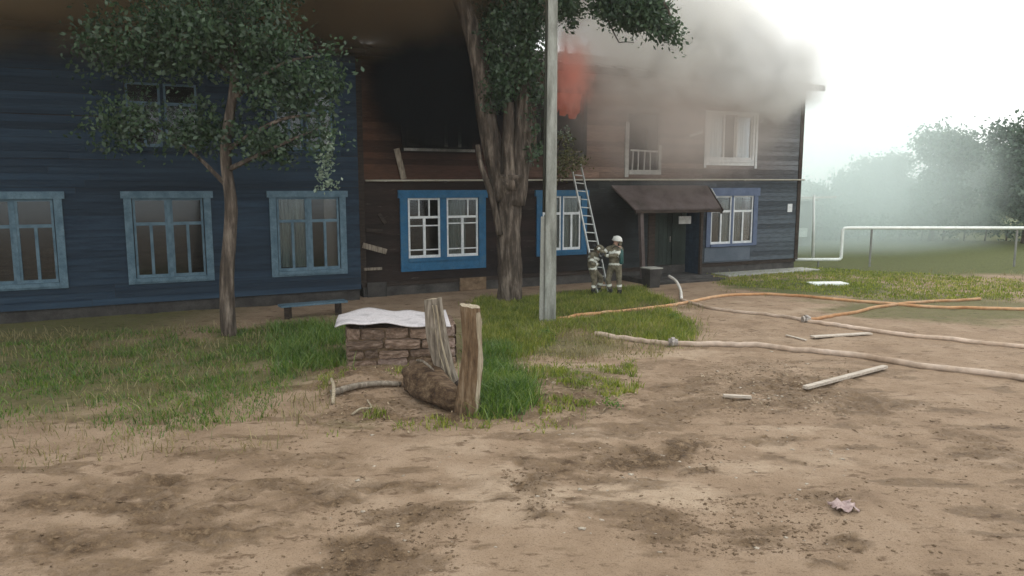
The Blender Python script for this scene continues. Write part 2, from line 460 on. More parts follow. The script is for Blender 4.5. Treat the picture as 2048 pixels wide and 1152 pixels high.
DARK = [ell(*a) + (s,) for a, s in (
    ((720, 1090, 130, 60), 0.95), ((830, 1030, 110, 28), 0.85), ((680, 1130, 90, 40), 1.0), ((1075, 1000, 55, 50), 0.85),
    ((1130, 925, 80, 22), 0.7), ((1250, 925, 110, 26), 0.9), ((1370, 893, 50, 14), 1.0), ((1400, 945, 60, 14), 0.75),
    ((1420, 1035, 120, 26), 0.75), ((1530, 1075, 130, 26), 0.85), ((1660, 1125, 60, 16), 0.85), ((1590, 878, 130, 8), 0.75),
    ((1300, 1075, 120, 16), 0.5), ((740, 970, 40, 12), 0.6), ((690, 930, 60, 6), 0.4), ((1640, 1000, 70, 14), 0.5),
    ((1590, 925, 40, 8), 0.6), ((1400, 790, 190, 38), 0.62), ((1600, 790, 160, 40), 0.7), ((1150, 810, 120, 40), 0.7),
    ((880, 835, 130, 22), 0.95), ((720, 760, 110, 34), 0.8), ((700, 835, 90, 18), 0.65), ((1200, 960, 60, 10), 0.5), ((880, 900, 40, 5), 0.5), ((300, 1050, 420, 110), 0.8), ((560, 930, 120, 40), 0.5),
    ((1180, 871, 420, 4), 0.55), ((860, 868, 240, 5), 0.6), ((1480, 848, 240, 4), 0.5), ((1000, 960, 260, 4), 0.35), ((1500, 660, 60, 12), 0.3), ((1450, 735, 120, 12), 0.4), ((1900, 900, 200, 40), 0.6))]
PALE = [ell(*a) + (s,) for a, s in (
    ((1120, 735, 120, 14), 0.9), ((1290, 710, 140, 12), 0.8), ((1000, 985, 150, 50), 0.7), ((1300, 990, 130, 28), 0.8),
    ((1550, 920, 170, 36), 0.7), ((900, 890, 220, 16), 0.5), ((1200, 870, 200, 18), 0.6), ((1530, 620, 150, 12), 0.55), ((1550, 680, 160, 8), 0.4), ((1560, 857, 120, 5), 0.6), ((720, 985, 90, 40), 0.5))]
GREEN = [ell(*a) + (s,) for a, s in (
    ((1040, 650, 90, 60), 1.0), ((1280, 650, 110, 30), 1.0), ((1190, 605, 130, 26), 1.0), ((1000, 770, 60, 70), 1.0),
    ((1170, 770, 90, 40), 0.45), ((1640, 575, 180, 22), 1.0), ((560, 690, 180, 50), 1.0), ((800, 690, 300, 60), 0.6), ((1150, 692, 150, 26), 0.62), ((200, 760, 420, 90), 0.75), ((1900, 620, 250, 40), 0.7), ((700, 850, 70, 10), 0.3), ((450, 1080, 260, 60), 0.0))]

def mounds(x, y):
    h = np.zeros_like(x)
    for (px, py, rx, ry, hh) in ((725, 780, 90, 34, 0.20), (1150, 790, 120, 36, 0.10), (1440, 780, 110, 26, 0.07), (1600, 745, 120, 20, 0.07), (1260, 925, 120, 26, -0.05), (1530, 1075, 130, 26, -0.05), (1420, 1035, 120, 26, -0.04), (740, 1090, 120, 60, -0.05)):
        cx, cy, a, b = ell(px, py, rx, ry)
        h += hh * np.exp(-(((x - cx) / a) ** 2 + ((y - cy) / b) ** 2))
    return h

def height(x, y):
    x = np.asarray(x, dtype=float); y = np.asarray(y, dtype=float)
    fade = np.clip((26 - y) / 8, 0.15, 1) * np.clip((np.abs(y) + 1) / 2, 0, 1)
    h = (fbm(x * 0.8, y * 0.8, 31, 3) - 0.5) * 0.10
    dk = mask(x, y, DARK)
    rid = np.abs(fbm(x * 3.1, y * 4.2, 41, 4) - 0.5) * 2
    h = h + (0.25 + 0.9 * dk) * (0.045 - 0.16 * rid) * 0.8
    h = h + (0.2 + dk) * (fbm(x * 9, y * 11, 51, 3) - 0.5) * 0.06
    return (h + mounds(x, y)) * fade

def hz(x, y):
    return float(height(np.array([x]), np.array([y]))[0])

def on(px, py, dz=0.0):
    p = G(px, py)
    p.z = hz(p.x, p.y) + dz
    return p

xs = np.concatenate([np.linspace(-420, -30, 14), np.linspace(-28, -10, 50), np.linspace(-9.9, 11.9, 520), np.linspace(12, 28, 60), np.linspace(32, 420, 14)])
ysl = [-40.0, -20, -8, 0, 2.5, 4.2]
yy = 5.2
while yy < 40:
    ysl.append(yy); yy += 0.018 + 0.0042 * max(0, yy - 5)
ysl += [42, 46, 52, 60, 75, 100, 150, 250, 420, 700]
ys = np.array(ysl)
GX, GY = np.meshgrid(xs, ys)
GZ = height(GX, GY)
V = np.stack([GX, GY, GZ], -1).reshape(-1, 3)
nx, ny = len(xs), len(ys)
I = np.arange(nx * ny).reshape(ny, nx)
Q = np.stack([I[:-1, :-1], I[:-1, 1:], I[1:, 1:], I[1:, :-1]], -1).reshape(-1, 4)

def ground_mat():
    m, n, l, p = new_mat('yard_dirt')
    at = n.new('ShaderNodeAttribute'); at.attribute_name = 'zones'
    sep = n.new('ShaderNodeSeparateColor'); l.new(at.outputs['Color'], sep.inputs[0])
    g = n.new('ShaderNodeNewGeometry')
    n1 = noise_node(n, l, g.outputs['Position'], 1.1, 8, 0.65)
    n2 = noise_node(n, l, g.outputs['Position'], 9.0, 8, 0.7)
    n3 = noise_node(n, l, g.outputs['Position'], 60.0, 5, 0.7)
    base = ramp(n, [(0.25, (0.20, 0.135, 0.087)), (0.5, (0.30, 0.213, 0.142)), (0.75, (0.38, 0.283, 0.20))]); l.new(n1.outputs['Fac'], base.inputs['Fac'])
    pale = ramp(n, [(0.3, (0.37, 0.275, 0.19)), (0.7, (0.47, 0.365, 0.265))]); l.new(n2.outputs['Fac'], pale.inputs['Fac'])
    dark = ramp(n, [(0.36, (0.050, 0.029, 0.014)), (0.5, (0.115, 0.072, 0.038)), (0.64, (0.24, 0.165, 0.10))]); l.new(n2.outputs['Fac'], dark.inputs['Fac'])
    green = ramp(n, [(0.3, (0.05, 0.06, 0.018)), (0.7, (0.12, 0.13, 0.035))]); l.new(n2.outputs['Fac'], green.inputs['Fac'])
    def mixc(fac, a, b):
        x = n.new('ShaderNodeMixRGB'); l.new(fac, x.inputs['Fac']); l.new(a, x.inputs['Color1']); l.new(b, x.inputs['Color2']); return x.outputs['Color']
    def edge(ch, amt):
        a = mathn(n, l, 'ADD', ch, mathn(n, l, 'MULTIPLY', mathn(n, l, 'SUBTRACT', n2.outputs['Fac'], 0.5), amt))
        return mathn(n, l, 'MULTIPLY', mathn(n, l, 'SUBTRACT', a, 0.12), 1.25, True)
    c = mixc(edge(sep.outputs['Blue'], 0.9), base.outputs['Color'], pale.outputs['Color'])
    c = mixc(edge(sep.outputs['Red'], 2.2), c, dark.outputs['Color'])
    c = mixc(edge(sep.outputs['Green'], 0.8), c, green.outputs['Color'])
    r3 = ramp(n, [(0.33, (0.38, 0.34, 0.30)), (0.47, (1, 1, 1)), (0.62, (1, 1, 1)), (0.75, (1.35, 1.35, 1.35))]); l.new(n3.outputs['Fac'], r3.inputs['Fac'])
    mul = n.new('ShaderNodeMixRGB'); mul.blend_type = 'MULTIPLY'; mul.inputs['Fac'].default_value = 0.7
    l.new(c, mul.inputs['Color1']); l.new(r3.outputs['Color'], mul.inputs['Color2'])
    l.new(mul.outputs['Color'], p.inputs['Base Color'])
    mp = n.new('ShaderNodeMapping'); mp.inputs['Scale'].default_value = (1.0, 2.2, 1.0); l.new(g.outputs['Position'], mp.inputs['Vector'])
    n4 = noise_node(n, l, mp.outputs[0], 2.6, 7, 0.72)
    r4 = ramp(n, [(0.36, (0.45, 0.40, 0.36)), (0.44, (1, 1, 1)), (0.62, (1, 1, 1)), (0.72, (1.18, 1.18, 1.18))]); l.new(n4.outputs['Fac'], r4.inputs['Fac'])
    m4 = n.new('ShaderNodeMixRGB'); m4.blend_type = 'MULTIPLY'; m4.inputs['Fac'].default_value = 0.9
    l.new(mul.outputs['Color'], m4.inputs['Color1']); l.new(r4.outputs['Color'], m4.inputs['Color2'])
    l.new(m4.outputs['Color'], p.inputs['Base Color'])
    rr = mathn(n, l, 'MULTIPLY_ADD', sep.outputs['Red'], -0.2); rr.node.inputs[2].default_value = 0.92
    l.new(rr, p.inputs['Roughness'])
    p.inputs['Specular IOR Level'].default_value = 0.25
    b = n.new('ShaderNodeBump'); b.inputs['Strength'].default_value = 1.0; b.inputs['Distance'].default_value = 0.04
    l.new(mathn(n, l, 'ADD', n2.outputs['Fac'], mathn(n, l, 'MULTIPLY', n3.outputs['Fac'], 0.35)), b.inputs['Height'])
    l.new(b.outputs['Normal'], p.inputs['Normal'])
    return m
gme = np_mesh('ground', V, Q, ground_mat(), smooth=True)
dk = mask(GX, GY, DARK); pl = mask(GX, GY, PALE, 0.8, 5); gn = mask(GX, GY, GREEN, 0.5, 9, 0.5, 0.8)
gn = np.maximum(gn, np.clip((GY - 26.5 - 1.2 * fbm(GX * 0.5, GY * 0.5, 8, 3)) / 1.5, 0, 1))
gn = np.maximum(gn, np.clip((-6 - GX) / 4, 0, 0.8) * np.clip((GY - 9) / 3, 0, 1))
near = np.clip((18 - GY) / 6, 0, 1)
dk = np.clip(dk * (0.55 + 1.1 * fbm(GX * 3.0, GY * 5.5, 78, 5) - 0.1), 0, 1)
dk = np.maximum(dk, near * np.clip((fbm(GX * 0.9, GY * 2.6, 77, 7) - 0.59) * 8, 0, 0.65))
ca = gme.color_attributes.new('zones', 'FLOAT_COLOR', 'POINT')
ca.data.foreach_set('color', np.stack([dk, gn, pl, np.ones_like(dk)], -1).astype(np.float32).ravel())
ground = link('ground', gme)
tag(ground, 'bare brown rutted dirt yard with damp dark patches and weedy edges', kind='structure')

# ------------------------------------------------------------------ the burning house
house = empty('burning_house', (CX, CY, 0), BANG)
tag(house, 'two storey timber board house on fire with smoke over its eaves', 'house')

def cells(u0, u1, z0, z1, holes, y0, y1):
    mb = MB()
    zs = sorted({z0, z1, *[h[2] for h in holes], *[h[3] for h in holes]})
    for a, b in zip(zs[:-1], zs[1:]):
        zm = (a + b) / 2
        hs = sorted([(h[0], h[1]) for h in holes if h[2] < zm < h[3]])
        x = u0
        for h0, h1 in hs:
            if h0 > x: mb.box(x, h0, y0, y1, a, b)
            x = h1
        if x < u1: mb.box(x, u1, y0, y1, a, b)
    return mb

HOLES = [(-16.30, -13.95, 1.12, 2.95), (-11.65, -10.15, 1.18, 2.98), (-4.50, -2.40, 1.15, 2.95), (-7.30, -5.30, 0.30, 2.45),
         (-4.72, -2.60, 4.30, 5.93), (-8.25, -6.98, 3.88, 5.80), (-16.30, -14.30, 4.50, 6.05), (-11.75, -10.10, 4.45, 6.35)]
UL = -17.75
cells(UL, 0, 0.45, 7.1, HOLES, 0.0, 0.18).build('wall', M['dark_wood'], house)
MB().box(UL, UL + 0.18, 0.181, 8.8, 0.45, 7.1).build('wall', M['dark_wood'], house)
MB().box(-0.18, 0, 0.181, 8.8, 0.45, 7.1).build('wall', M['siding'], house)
MB().box(UL, 0, 8.81, 9.0, 0.45, 7.1).build('wall', M['dark_wood'], house)
for zz in (0.40, 3.45, 7.02):
    MB().box(UL + 0.19, -0.19, 0.19, 8.8, zz, zz + 0.12).build('floor_slab', M['interior'], house)
for uu in (-12.6, -9.0, -5.2):
    MB().box(uu, uu + 0.12, 0.2, 8.7, 0.53, 7.0).build('partition', M['interior'], house)
MB().box(UL + 0.05, -0.05, 0.03, 9.0, -0.4, 0.445).build('plinth', M['plinth'], house)

# lap boards, one object each
bm = MB()
bm.quadbox([(0, -0.034, 0), (1, -0.034, 0), (1, -0.004, 0), (0, -0.004, 0), (0, -0.014, 0.178), (1, -0.014, 0.178), (1, -0.002, 0.178), (0, -0.002, 0.178)])
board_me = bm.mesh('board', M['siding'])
blue_board_me = bm.mesh('board', M['blue_siding'])
def lay_boards(parent, me, u0, u1, z0, z1, holes, pitch=0.175, longest=5.2, missing=0.0):
    cnt = 0; z = z0
    while z < z1 - 0.05:
        hs = sorted([(h[0] - 0.05, h[1] + 0.05) for h in holes if h[2] - 0.02 < z + pitch * 0.5 < h[3] + 0.02])
        x = u0; segs = []
        for h0, h1 in hs:
            if h0 > x + 0.05: segs.append((x, h0))
            x = max(x, h1)
        if x < u1: segs.append((x, u1))
        for a, b in segs:
            k = max(1, int(math.ceil((b - a) / longest)))
            cuts = [a] + [a + (b - a) * (i + random.uniform(-0.25, 0.25)) / k for i in range(1, k)] + [b]
            for c, d in zip(cuts[:-1], cuts[1:]):
                if random.random() < missing: continue
                o = link('board', me, parent, (c + 0.003, 0, z), (random.uniform(-0.01, 0.01), random.gauss(0, 0.0016), 0), (d - c - 0.006, 1, 1))
                cnt += 1
        z += pitch
    return cnt
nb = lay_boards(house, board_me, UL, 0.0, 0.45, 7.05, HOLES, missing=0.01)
MB().box(UL - 0.05, UL + 0.13, -0.06, -0.035, 0.4, 7.1).build('corner_board', M['dark_wood'], house)
MB().box(-0.13, 0.05, -0.06, -0.035, 0.4, 7.1).build('corner_board', M['dark_wood'], house)

def bars(spec, y0, y1):
    mb = MB()
    for (a, b, c, d) in spec: mb.box(a, b, y0, y1, c, d)
    return mb

def window(parent, h, casing, sash_mat, sashes, cas_w=0.22, apron=0.0, head=0.12, label=None, style='t', curtain=None, glass=True):
    """casing (the part) > sash, pane, curtain; h = opening, sashes = list of (u0,u1)"""
    u0, u1, z0, z1 = h
    w = MB()
    w.box(u0 - cas_w, u0, -0.075, 0.02, z0 - 0.1 - apron, z1)
    w.box(u1, u1 + cas_w, -0.075, 0.02, z0 - 0.1 - apron, z1)
    w.box(u0 - cas_w - 0.06, u1 + cas_w + 0.06, -0.10, 0.02, z1 + 0.001, z1 + head + 0.08)
    if apron: w.box(u0 + 0.001, u1 - 0.001, -0.068, 0.02, z0 - 0.1 - apron, z0 - 0.101)
    w.box(u0 + 0.001, u1 - 0.001, -0.11, 0.06, z0 - 0.10, z0 - 0.002)
    win = w.build('window', casing, parent)
    if label: win['label'] = label
    for a, b in zip(sashes[:-1], sashes[1:]):
        if b[0] - a[1] > 0.02:
            MB().box(a[1] + 0.001, b[0] - 0.001, -0.05, 0.05, z0, z1).build('mullion', casing, win)
    for i, (a, b) in enumerate(sashes):
        t = 0.055
        zt = z0 + (z1 - z0) * 0.68
        spec = [(a, a + t, z0, z1), (b - t, b, z0, z1), (a + t, b - t, z0, z0 + t * 1.5), (a + t, b - t, z1 - t, z1)]
        if style == 't':
            spec += [(a + t, b - t, zt - 0.035, zt + 0.035), ((a + b) / 2 - 0.04, (a + b) / 2 + 0.04, z0 + t * 1.5, zt - 0.035)]
            if i % 2 == 0:
                for fr in (0.34, 0.66): spec.append((a + (b - a) * fr - 0.02, a + (b - a) * fr + 0.02, zt + 0.035, z1 - t))
            else:
                spec.append((a + (b - a) * 0.68 - 0.02, a + (b - a) * 0.68 + 0.02, zt + 0.035, z1 - t))
            zl = z0 + (z1 - z0) * (0.54 if i % 2 == 0 else 0.57)
            for (p, q) in ((a + t, (a + b) / 2 - 0.04), ((a + b) / 2 + 0.04, b - t)):
                spec.append((p, q, zl - 0.018, zl + 0.018))
                spec.append((p, q, z0 + 0.23, z0 + 0.265))
        elif style == 'plain':
            spec += [(a + t, b - t, zt - 0.04, zt + 0.04), ((a + b) / 2 - 0.035, (a + b) / 2 + 0.035, z0 + t * 1.5, zt - 0.04)]
        elif style == 'tall':
            spec += []
        bars(spec, -0.035, 0.02).build('sash', sash_mat, win)
        if glass: MB().box(a + t * 0.6, b - t * 0.6, 0.0, 0.006, z0 + 0.02, z1 - 0.02).build('pane', M['glass'], win)
    if curtain:
        for (a, b, c, d, mt) in curtain:
            n = max(8, int((b - a) * 28)); V_, F_ = [], []
            for i in range(n + 1):
                x = a + (b - a) * i / n
                y = 0.06 + 0.022 * math.sin(i * 1.9) + random.uniform(-0.006, 0.006)
                V_ += [(x + 0.02 * math.sin(i), y, c), (x, y, d)]
            for i in range(n): F_.append((2 * i, 2 * i + 2, 2 * i + 3, 2 * i + 1))
            mb = MB(); mb.v, mb.f = V_, F_
            o = mb.build('curtain', mt, win)
            sm = o.modifiers.new('thick', 'SOLIDIFY'); sm.thickness = 0.004
    return win

w1 = window(house, HOLES[0], M['blue_paint'], M['white_paint'], [(-16.28, -15.25), (-15.03, -13.97)], 0.24, 0.30, 0.16,
            'bright blue casing with two white barred sashes', curtain=[(-15.0, -14.35, 1.2, 2.9, M['net_curtain'])])
w2 = window(house, HOLES[1], M['blue_paint'], M['white_paint'], [(-11.63, -10.93), (-10.87, -10.17)], 0.22, 0.08, 0.12,
            'blue framed white window behind the pole and ladder', style='plain', curtain=[(-11.6, -10.2, 1.2, 2.9, M['net_curtain'])])
w3 = window(house, HOLES[2], M['faded_blue_paint'], M['white_paint'], [(-4.48, -3.50), (-3.40, -2.42)], 0.20, 0.0, 0.22,
            'faded blue framed window right of the porch', style='plain', curtain=[(-3.9, -3.45, 1.2, 2.8, M['net_curtain']), (-3.3, -2.9, 1.2, 2.9, M['net_curtain'])])
w4 = window(house, HOLES[4], M['white_paint'], M['white_paint'], [(-4.70, -3.95), (-3.37, -2.62)], 0.10, 0.12, 0.04,
            'white framed upstairs window with pale curtains', style='tall',
            curtain=[(-4.68, -4.02, 4.3, 5.9, M['curtain']), (-3.42, -2.65, 4.3, 5.9, M['curtain'])])
for o in [c for c in w4.children if c.name.startswith('mullion')]: bpy.data.objects.remove(o)
bars([(-4.70, -2.62, 4.305, 4.38)], -0.06, -0.037).build('sill', M['white_paint'], w4)
MB().box(-4.94, -4.84, -0.10, -0.077, 3.98, 6.05).build('casing_strip', M['white_paint'], w4)
MB().box(-2.48, -2.38, -0.10, -0.077, 3.98, 6.05).build('casing_strip', M['white_paint'], w4)
# burnt openings
w5 = window(house, HOLES[6], M['char'], M['grey_paint'], [(-16.28, -15.3), (-15.28, -14.32)], 0.14, 0.06, 0.06, 'burnt out black upstairs window', style='none', glass=False)
for o in list(w5.children): bpy.data.objects.remove(o)
for uu, hh in ((-15.05, 0.78), (-14.60, 0.66)):
    MB().box(uu, uu + 0.09, -0.03, 0.02, 4.50, 4.50 + hh).build('sash_stub', M['grey_paint'], w5)
MB().box(-16.4, -14.1, -0.14, -0.112, 4.36, 4.44).build('sill', M['grey_paint'], w5)
w6 = window(house, HOLES[7], M['char'], M['char'], [(-11.7, -10.95), (-10.9, -10.15)], 0.12, 0.05, 0.06, 'upstairs window with flames behind the pole', style='none', glass=False)
for o in list(w6.children): bpy.data.objects.remove(o)
# burnt balcony door with its balusters
bd = MB()
bd.box(-8.42, -8.27, -0.09, 0.02, 3.62, 5.5).box(-6.97, -6.86, -0.07, 0.02, 3.72, 4.75)
bd.box(-8.25, -6.99, -0.10, 0.04, 3.72, 3.875)
bdo = bd.build('balcony_door_frame', M['grey_paint'], house)
bdo['label'] = 'scorched grey frame of a burnt upstairs door'
MB().bar((-8.2, -0.08, 4.55), (-7.05, -0.08, 4.52), 0.05, 0.06).build('rail', M['grey_paint'], bdo)
for k, uu in enumerate((-8.12, -7.88, -7.62, -7.36, -7.1)):
    MB().bar((uu, -0.08, 3.88), (uu + random.uniform(-0.03, 0.03), -0.08, 4.53), 0.055, 0.03).build('baluster', M['grey_paint'] if k < 4 else M['char'], bdo)
MB().box(-7.55, -7.45, 0.0, 0.04, 4.6, 5.3).build('door_stub', M['char'], bdo)

# gas pipe along the storey line, eaves, fascia, roof
MB().tube(smooth_path([(-17.6, -0.14, 3.47), (-13, -0.14, 3.5), (-9, -0.14, 3.53), (-4.5, -0.14, 3.55), (-0.4, -0.14, 3.56), (0.12, -0.14, 3.56)], 4), 0.028, 8).build('gas_pipe', M['gas_pipe_cream'], house, smooth=True)
for uu in np.arange(-17, 0, 2.0):
    MB().box(uu, uu + 0.03, -0.17, -0.02, 3.44 + (uu + 17.6) * 0.005, 3.46 + (uu + 17.6) * 0.005).build('pipe_bracket', M['coupling_metal'], house)
MB().box(UL - 0.45, 0.45, -0.55, 0.0, 7.03, 7.06).build('soffit', M['dark_wood'], house)
MB().box(UL - 0.47, 0.47, -0.60, -0.565, 6.95, 7.16).build('fascia', M['dark_wood'], house)
rf = MB()
E0, E1, Y0, Y1, RZ = UL - 0.5, 0.5, -0.62, 9.5, 8.5
a_, b_, c_, d_ = (E0, Y0, 7.16), (E1, Y0, 7.16), (E1, Y1, 7.16), (E0, Y1, 7.16)
r1, r2 = (E0 + 4.6, 4.45, RZ), (E1 - 4.6, 4.45, RZ)
rf.v = [a_, b_, c_, d_, r1, r2]
rf.f = [(0, 1, 5, 4), (1, 2, 5), (2, 3, 4, 5), (3, 0, 4), (0, 3, 2, 1)]
rfo = rf.build('roof', M['roof_sheet'], house)
for k in range(26):
    u = E0 + 0.8 + k * (E1 - E0 - 1.6) / 25
    top = min(1.0, min(u - E0, E1 - u) / 4.6)
    MB().bar((u, Y0 + 0.02, 7.19), (u, Y0 + 5.07 * top * 0.97, 7.19 + (RZ - 7.16) * top * 0.97), 0.05, 0.05).build('roof_batten', M['char'], rfo)
# leaning and loose boards on the left end
for (p, q, w, mt) in (((-16.62, -0.09, 4.42), (-16.42, -0.12, 3.52), 0.17, 'weathered_wood'), ((-17.72, -0.09, 1.58), (-17.0, -0.10, 1.36), 0.16, 'weathered_wood'),
                      ((-17.6, -0.08, 2.02), (-17.1, -0.09, 1.98), 0.11, 'dark_wood'), ((-17.7, -0.09, 0.86), (-17.15, -0.09, 0.86), 0.08, 'weathered_wood'),
                      ((-17.2, -0.08, 2.5), (-17.0, -0.08, 2.2), 0.1, 'dark_wood'), ((-5.62, -0.08, 5.10), (-5.05, -0.08, 5.28), 0.1, 'grey_paint')):
    MB().bar(p, q, 0.03, w).build('loose_board', M[mt], house)
MB().box(-14.6, -13.7, -0.055, 0.028, 0.02, 0.42).build('plaster_patch', M['clod'], house)
MB().box(-17.6, -17.0, -0.05, 0.028, -0.2, 0.44).build('plaster_patch', M['plinth'], house)
MB().box(-0.62, -0.38, -0.06, -0.036, 2.30, 2.62).build('number_plate', M['white_paint'], house)

# porch: lean-to canopy, posts, door, steps
can = MB()
cl, cr = -8.95, -4.72
CO = -0.95
can.quadbox([(cl + 0.36, CO, 2.50), (cr - 0.12, CO, 2.50), (cr, -0.05, 3.28), (cl, -0.05, 3.28),
             (cl + 0.36, CO, 2.55), (cr - 0.12, CO, 2.55), (cr, -0.05, 3.34), (cl, -0.05, 3.34)])
cano = can.build('porch_canopy', M['canopy_sheet'], house)
MB().bar((cr - 0.09, CO - 0.06, 2.40), (cr + 0.03, -0.05, 3.22), 0.04, 0.20).build('rake_board', M['dark_wood'], cano)
MB().bar((cr - 0.03, -0.62, 2.86), (cr + 0.045, -0.22, 3.20), 0.02, 0.09).build('rake_flashing', M['white_paint'], cano)
MB().bar((cl + 0.36, CO - 0.03, 2.46), (cr - 0.12, CO - 0.03, 2.44), 0.05, 0.11).build('eave_board', M['dark_wood'], cano)
for k in range(7):
    u = cl + 0.6 + k * (cr - cl - 1.1) / 6
    MB().bar((u, CO + 0.03, 2.45), (u, -0.08, 3.18), 0.06, 0.09).build('canopy_rafter', M['dark_wood'], cano)
MB().bar((-8.12, -0.85, 0.12), (-8.28, -0.85, 2.44), 0.15, 0.13).build('porch_post', M['canopy_sheet'], house)
MB().bar((-5.62, -0.85, 0.15), (-5.62, -0.85, 2.40), 0.10, 0.10).build('porch_post', M['dark_wood'], house)
for k in range(4):
    MB().box(-5.64, -5.61, -0.79 + k * 0.19, -0.61 + k * 0.19, 0.17, 2.42 + k * 0.13).build('porch_side_plank', M['blue_siding'], house)
door = MB().box(-7.0, -6.22, 0.06, 0.11, 0.46, 2.38).build('door', M['door_paint'], house)
for k in range(4):
    MB().box(-7.0 + k * 0.196, -6.82 + k * 0.196, 0.045, 0.058, 0.48, 2.36).build('door_plank', M['door_paint'], door)
MB().tube([(-6.32, 0.0, 1.3), (-6.32, 0.0, 1.5)], 0.015, 6).build('handle', M['coupling_metal'], door)
MB().box(-6.18, -5.5, 0.06, 0.10, 0.46, 2.38).build('door', M['door_paint'], house)
for q in ((-7.30, -7.02, 0.30, 2.45), (-5.48, -5.30, 0.30, 2.45)): bars([q], -0.03, 0.04).build('door_jamb', M['dark_wood'], house)
MB().box(-6.42, -5.88, -0.60, -0.57, 1.98, 2.25).build('porch_plate', M['grey_paint'], house)
for uu in (-6.32, -5.98): MB().bar((uu, -0.585, 2.25), (uu, -0.585, 2.70), 0.02, 0.02).build('plate_hanger', M['char'], house)
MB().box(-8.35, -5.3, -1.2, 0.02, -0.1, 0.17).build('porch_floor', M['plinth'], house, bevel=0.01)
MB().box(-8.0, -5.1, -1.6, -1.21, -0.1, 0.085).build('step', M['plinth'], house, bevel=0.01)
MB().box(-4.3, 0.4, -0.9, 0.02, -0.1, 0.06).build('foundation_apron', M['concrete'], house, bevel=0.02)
MB().box(-4.75, -2.5, -0.050, -0.037, 0.5, 1.02).build('cladding_sheet', rough_mat('grey_sheet', (0.075, 0.095, 0.12), (0.11, 0.13, 0.16), 2, 0.8, 0.2), house)

# ------------------------------------------------------------------ blue neighbour on the left
nb_house = empty('blue_board_house', F(-18.15, 0.35, 0), BANG)
tag(nb_house, 'dark blue board house joined to the left end of the burning house', 'house')
NH = [(-2.05, -0.30, 0.95, 3.00), (-5.6, -3.9, 0.95, 3.0), (-9.0, -7.3, 0.95, 3.0), (-5.6, -3.9, 4.3, 5.9), (-2.0, -0.4, 4.3, 5.9)]
cells(-12, 0.28, 0.3, 6.9, NH, 0, 0.18).build('wall', M['dark_wood'], nb_house)
MB().box(0.10, 0.28, 0.181, 0.6, 0.3, 6.9).build('wall', M['dark_wood'], nb_house)
MB().box(-12, 0.1, 3.8, 4.0, 0.3, 6.9).build('wall', M['dark_wood'], nb_house)
MB().box(-12, 0.24, 0.03, 3.7, -0.4, 0.29).build('plinth', M['plinth'], nb_house)
MB().box(-12, 0.05, 0.2, 3.75, 3.4, 3.5).build('floor_slab', M['interior'], nb_house)
lay_boards(nb_house, blue_board_me, -12, 0.28, 0.3, 6.85, NH, longest=6.5)
for i, h in enumerate(NH):
    um = (h[0] + h[1]) / 2
    window(nb_house, h, M['blue_pale_frame'] if i in (0, 1, 2) else M['blue_siding'], M['blue_pale_frame'],
           [(h[0] + 0.02, um - 0.04), (um + 0.04, h[1] - 0.02)], 0.18, 0.05, 0.1, style='plain', curtain=[(h[0] + 0.1, um, h[2] + 0.1, h[3] - 0.05, M['net_curtain'])] if i == 0 else None)
MB().box(-12.4, 0.45, -0.5, 4.4, 6.95, 7.05).build('eave', M['dark_wood'], nb_house)
r_ = MB(); r_.v = [(-12.5, -0.55, 7.06), (0.5, -0.55, 7.06), (0.5, 4.5, 7.06), (-12.5, 4.5, 7.06), (-12.5, 2, 8.1), (0.5, 2, 8.1)]
r_.f = [(0, 1, 5, 4), (1, 2, 5), (2, 3, 4, 5), (3, 0, 4), (0, 3, 2, 1)]
r_.build('roof', M['roof_sheet'], nb_house)
tag(MB().bar(G(560, 640) + Vector((0, 0, .35)), G(692, 628) + Vector((0, 0, .35)), 0.35, 0.05).build('bench_board', M['blue_pale_frame']),
    'pale blue board seat standing by the wall of the blue house', 'bench')
bb = bpy.data.objects['bench_board']
bb.name = 'low_bench'
for t in (0.12, 0.88):
    p = G(560, 640).lerp(G(692, 628), t)
    MB().box(p.x - 0.06, p.x + 0.06, p.y - 0.12, p.y + 0.12, -0.02, 0.33).build('leg', M['dark_wood'], bb)

# ------------------------------------------------------------------ foliage
def leaf_cloud(blobs, size=(0.07, 0.13), clump=0.28, per=26, seed=1, flat=0.0, droop=0.0):
    """blobs: (centre, radii, n leaves) -> quads"""
    r = np.random.default_rng(seed)
    C_ = []
    for (c, rad, n) in blobs:
        k = max(1, n // per)
        d = r.normal(size=(k, 3)); d /= np.linalg.norm(d, axis=1)[:, None]
        d *= (r.random(k) ** 0.45)[:, None]
        cc = np.asarray(c) + d * np.asarray(rad)
        idx = r.integers(0, k, n)
        sz = clump * (0.5 + r.random(k))
        off = r.normal(size=(n, 3)) * sz[idx][:, None] * np.array([1, 1, 0.7])
        off[:, 2] -= np.abs(r.normal(size=n)) * droop
        C_.append(cc[idx] + off)
    P = np.concatenate(C_)
    n = len(P)
    a = r.normal(size=(n, 3)); a[:, 2] *= (1 - flat); a /= np.linalg.norm(a, axis=1)[:, None]
    b = r.normal(size=(n, 3)); b -= (b * a).sum(1)[:, None] * a; b /= np.linalg.norm(b, axis=1)[:, None]
    L = (size[0] + (size[1] - size[0]) * r.random(n))[:, None]
    W = L * 0.55
    V_ = np.stack([P - a * L * 0.5, P + b * W * 0.5, P + a * L * 0.5, P - b * W * 0.5], 1).reshape(-1, 3)
    return V_, np.arange(n * 4).reshape(n, 4)

def crown(blobs, mat, parent, name='crown', **k):
    V_, Q_ = leaf_cloud(blobs, **k)
    base = parent.location
    V_ = V_ - np.array(base)
    return link(name, np_mesh(name, V_, Q_, mat), parent)

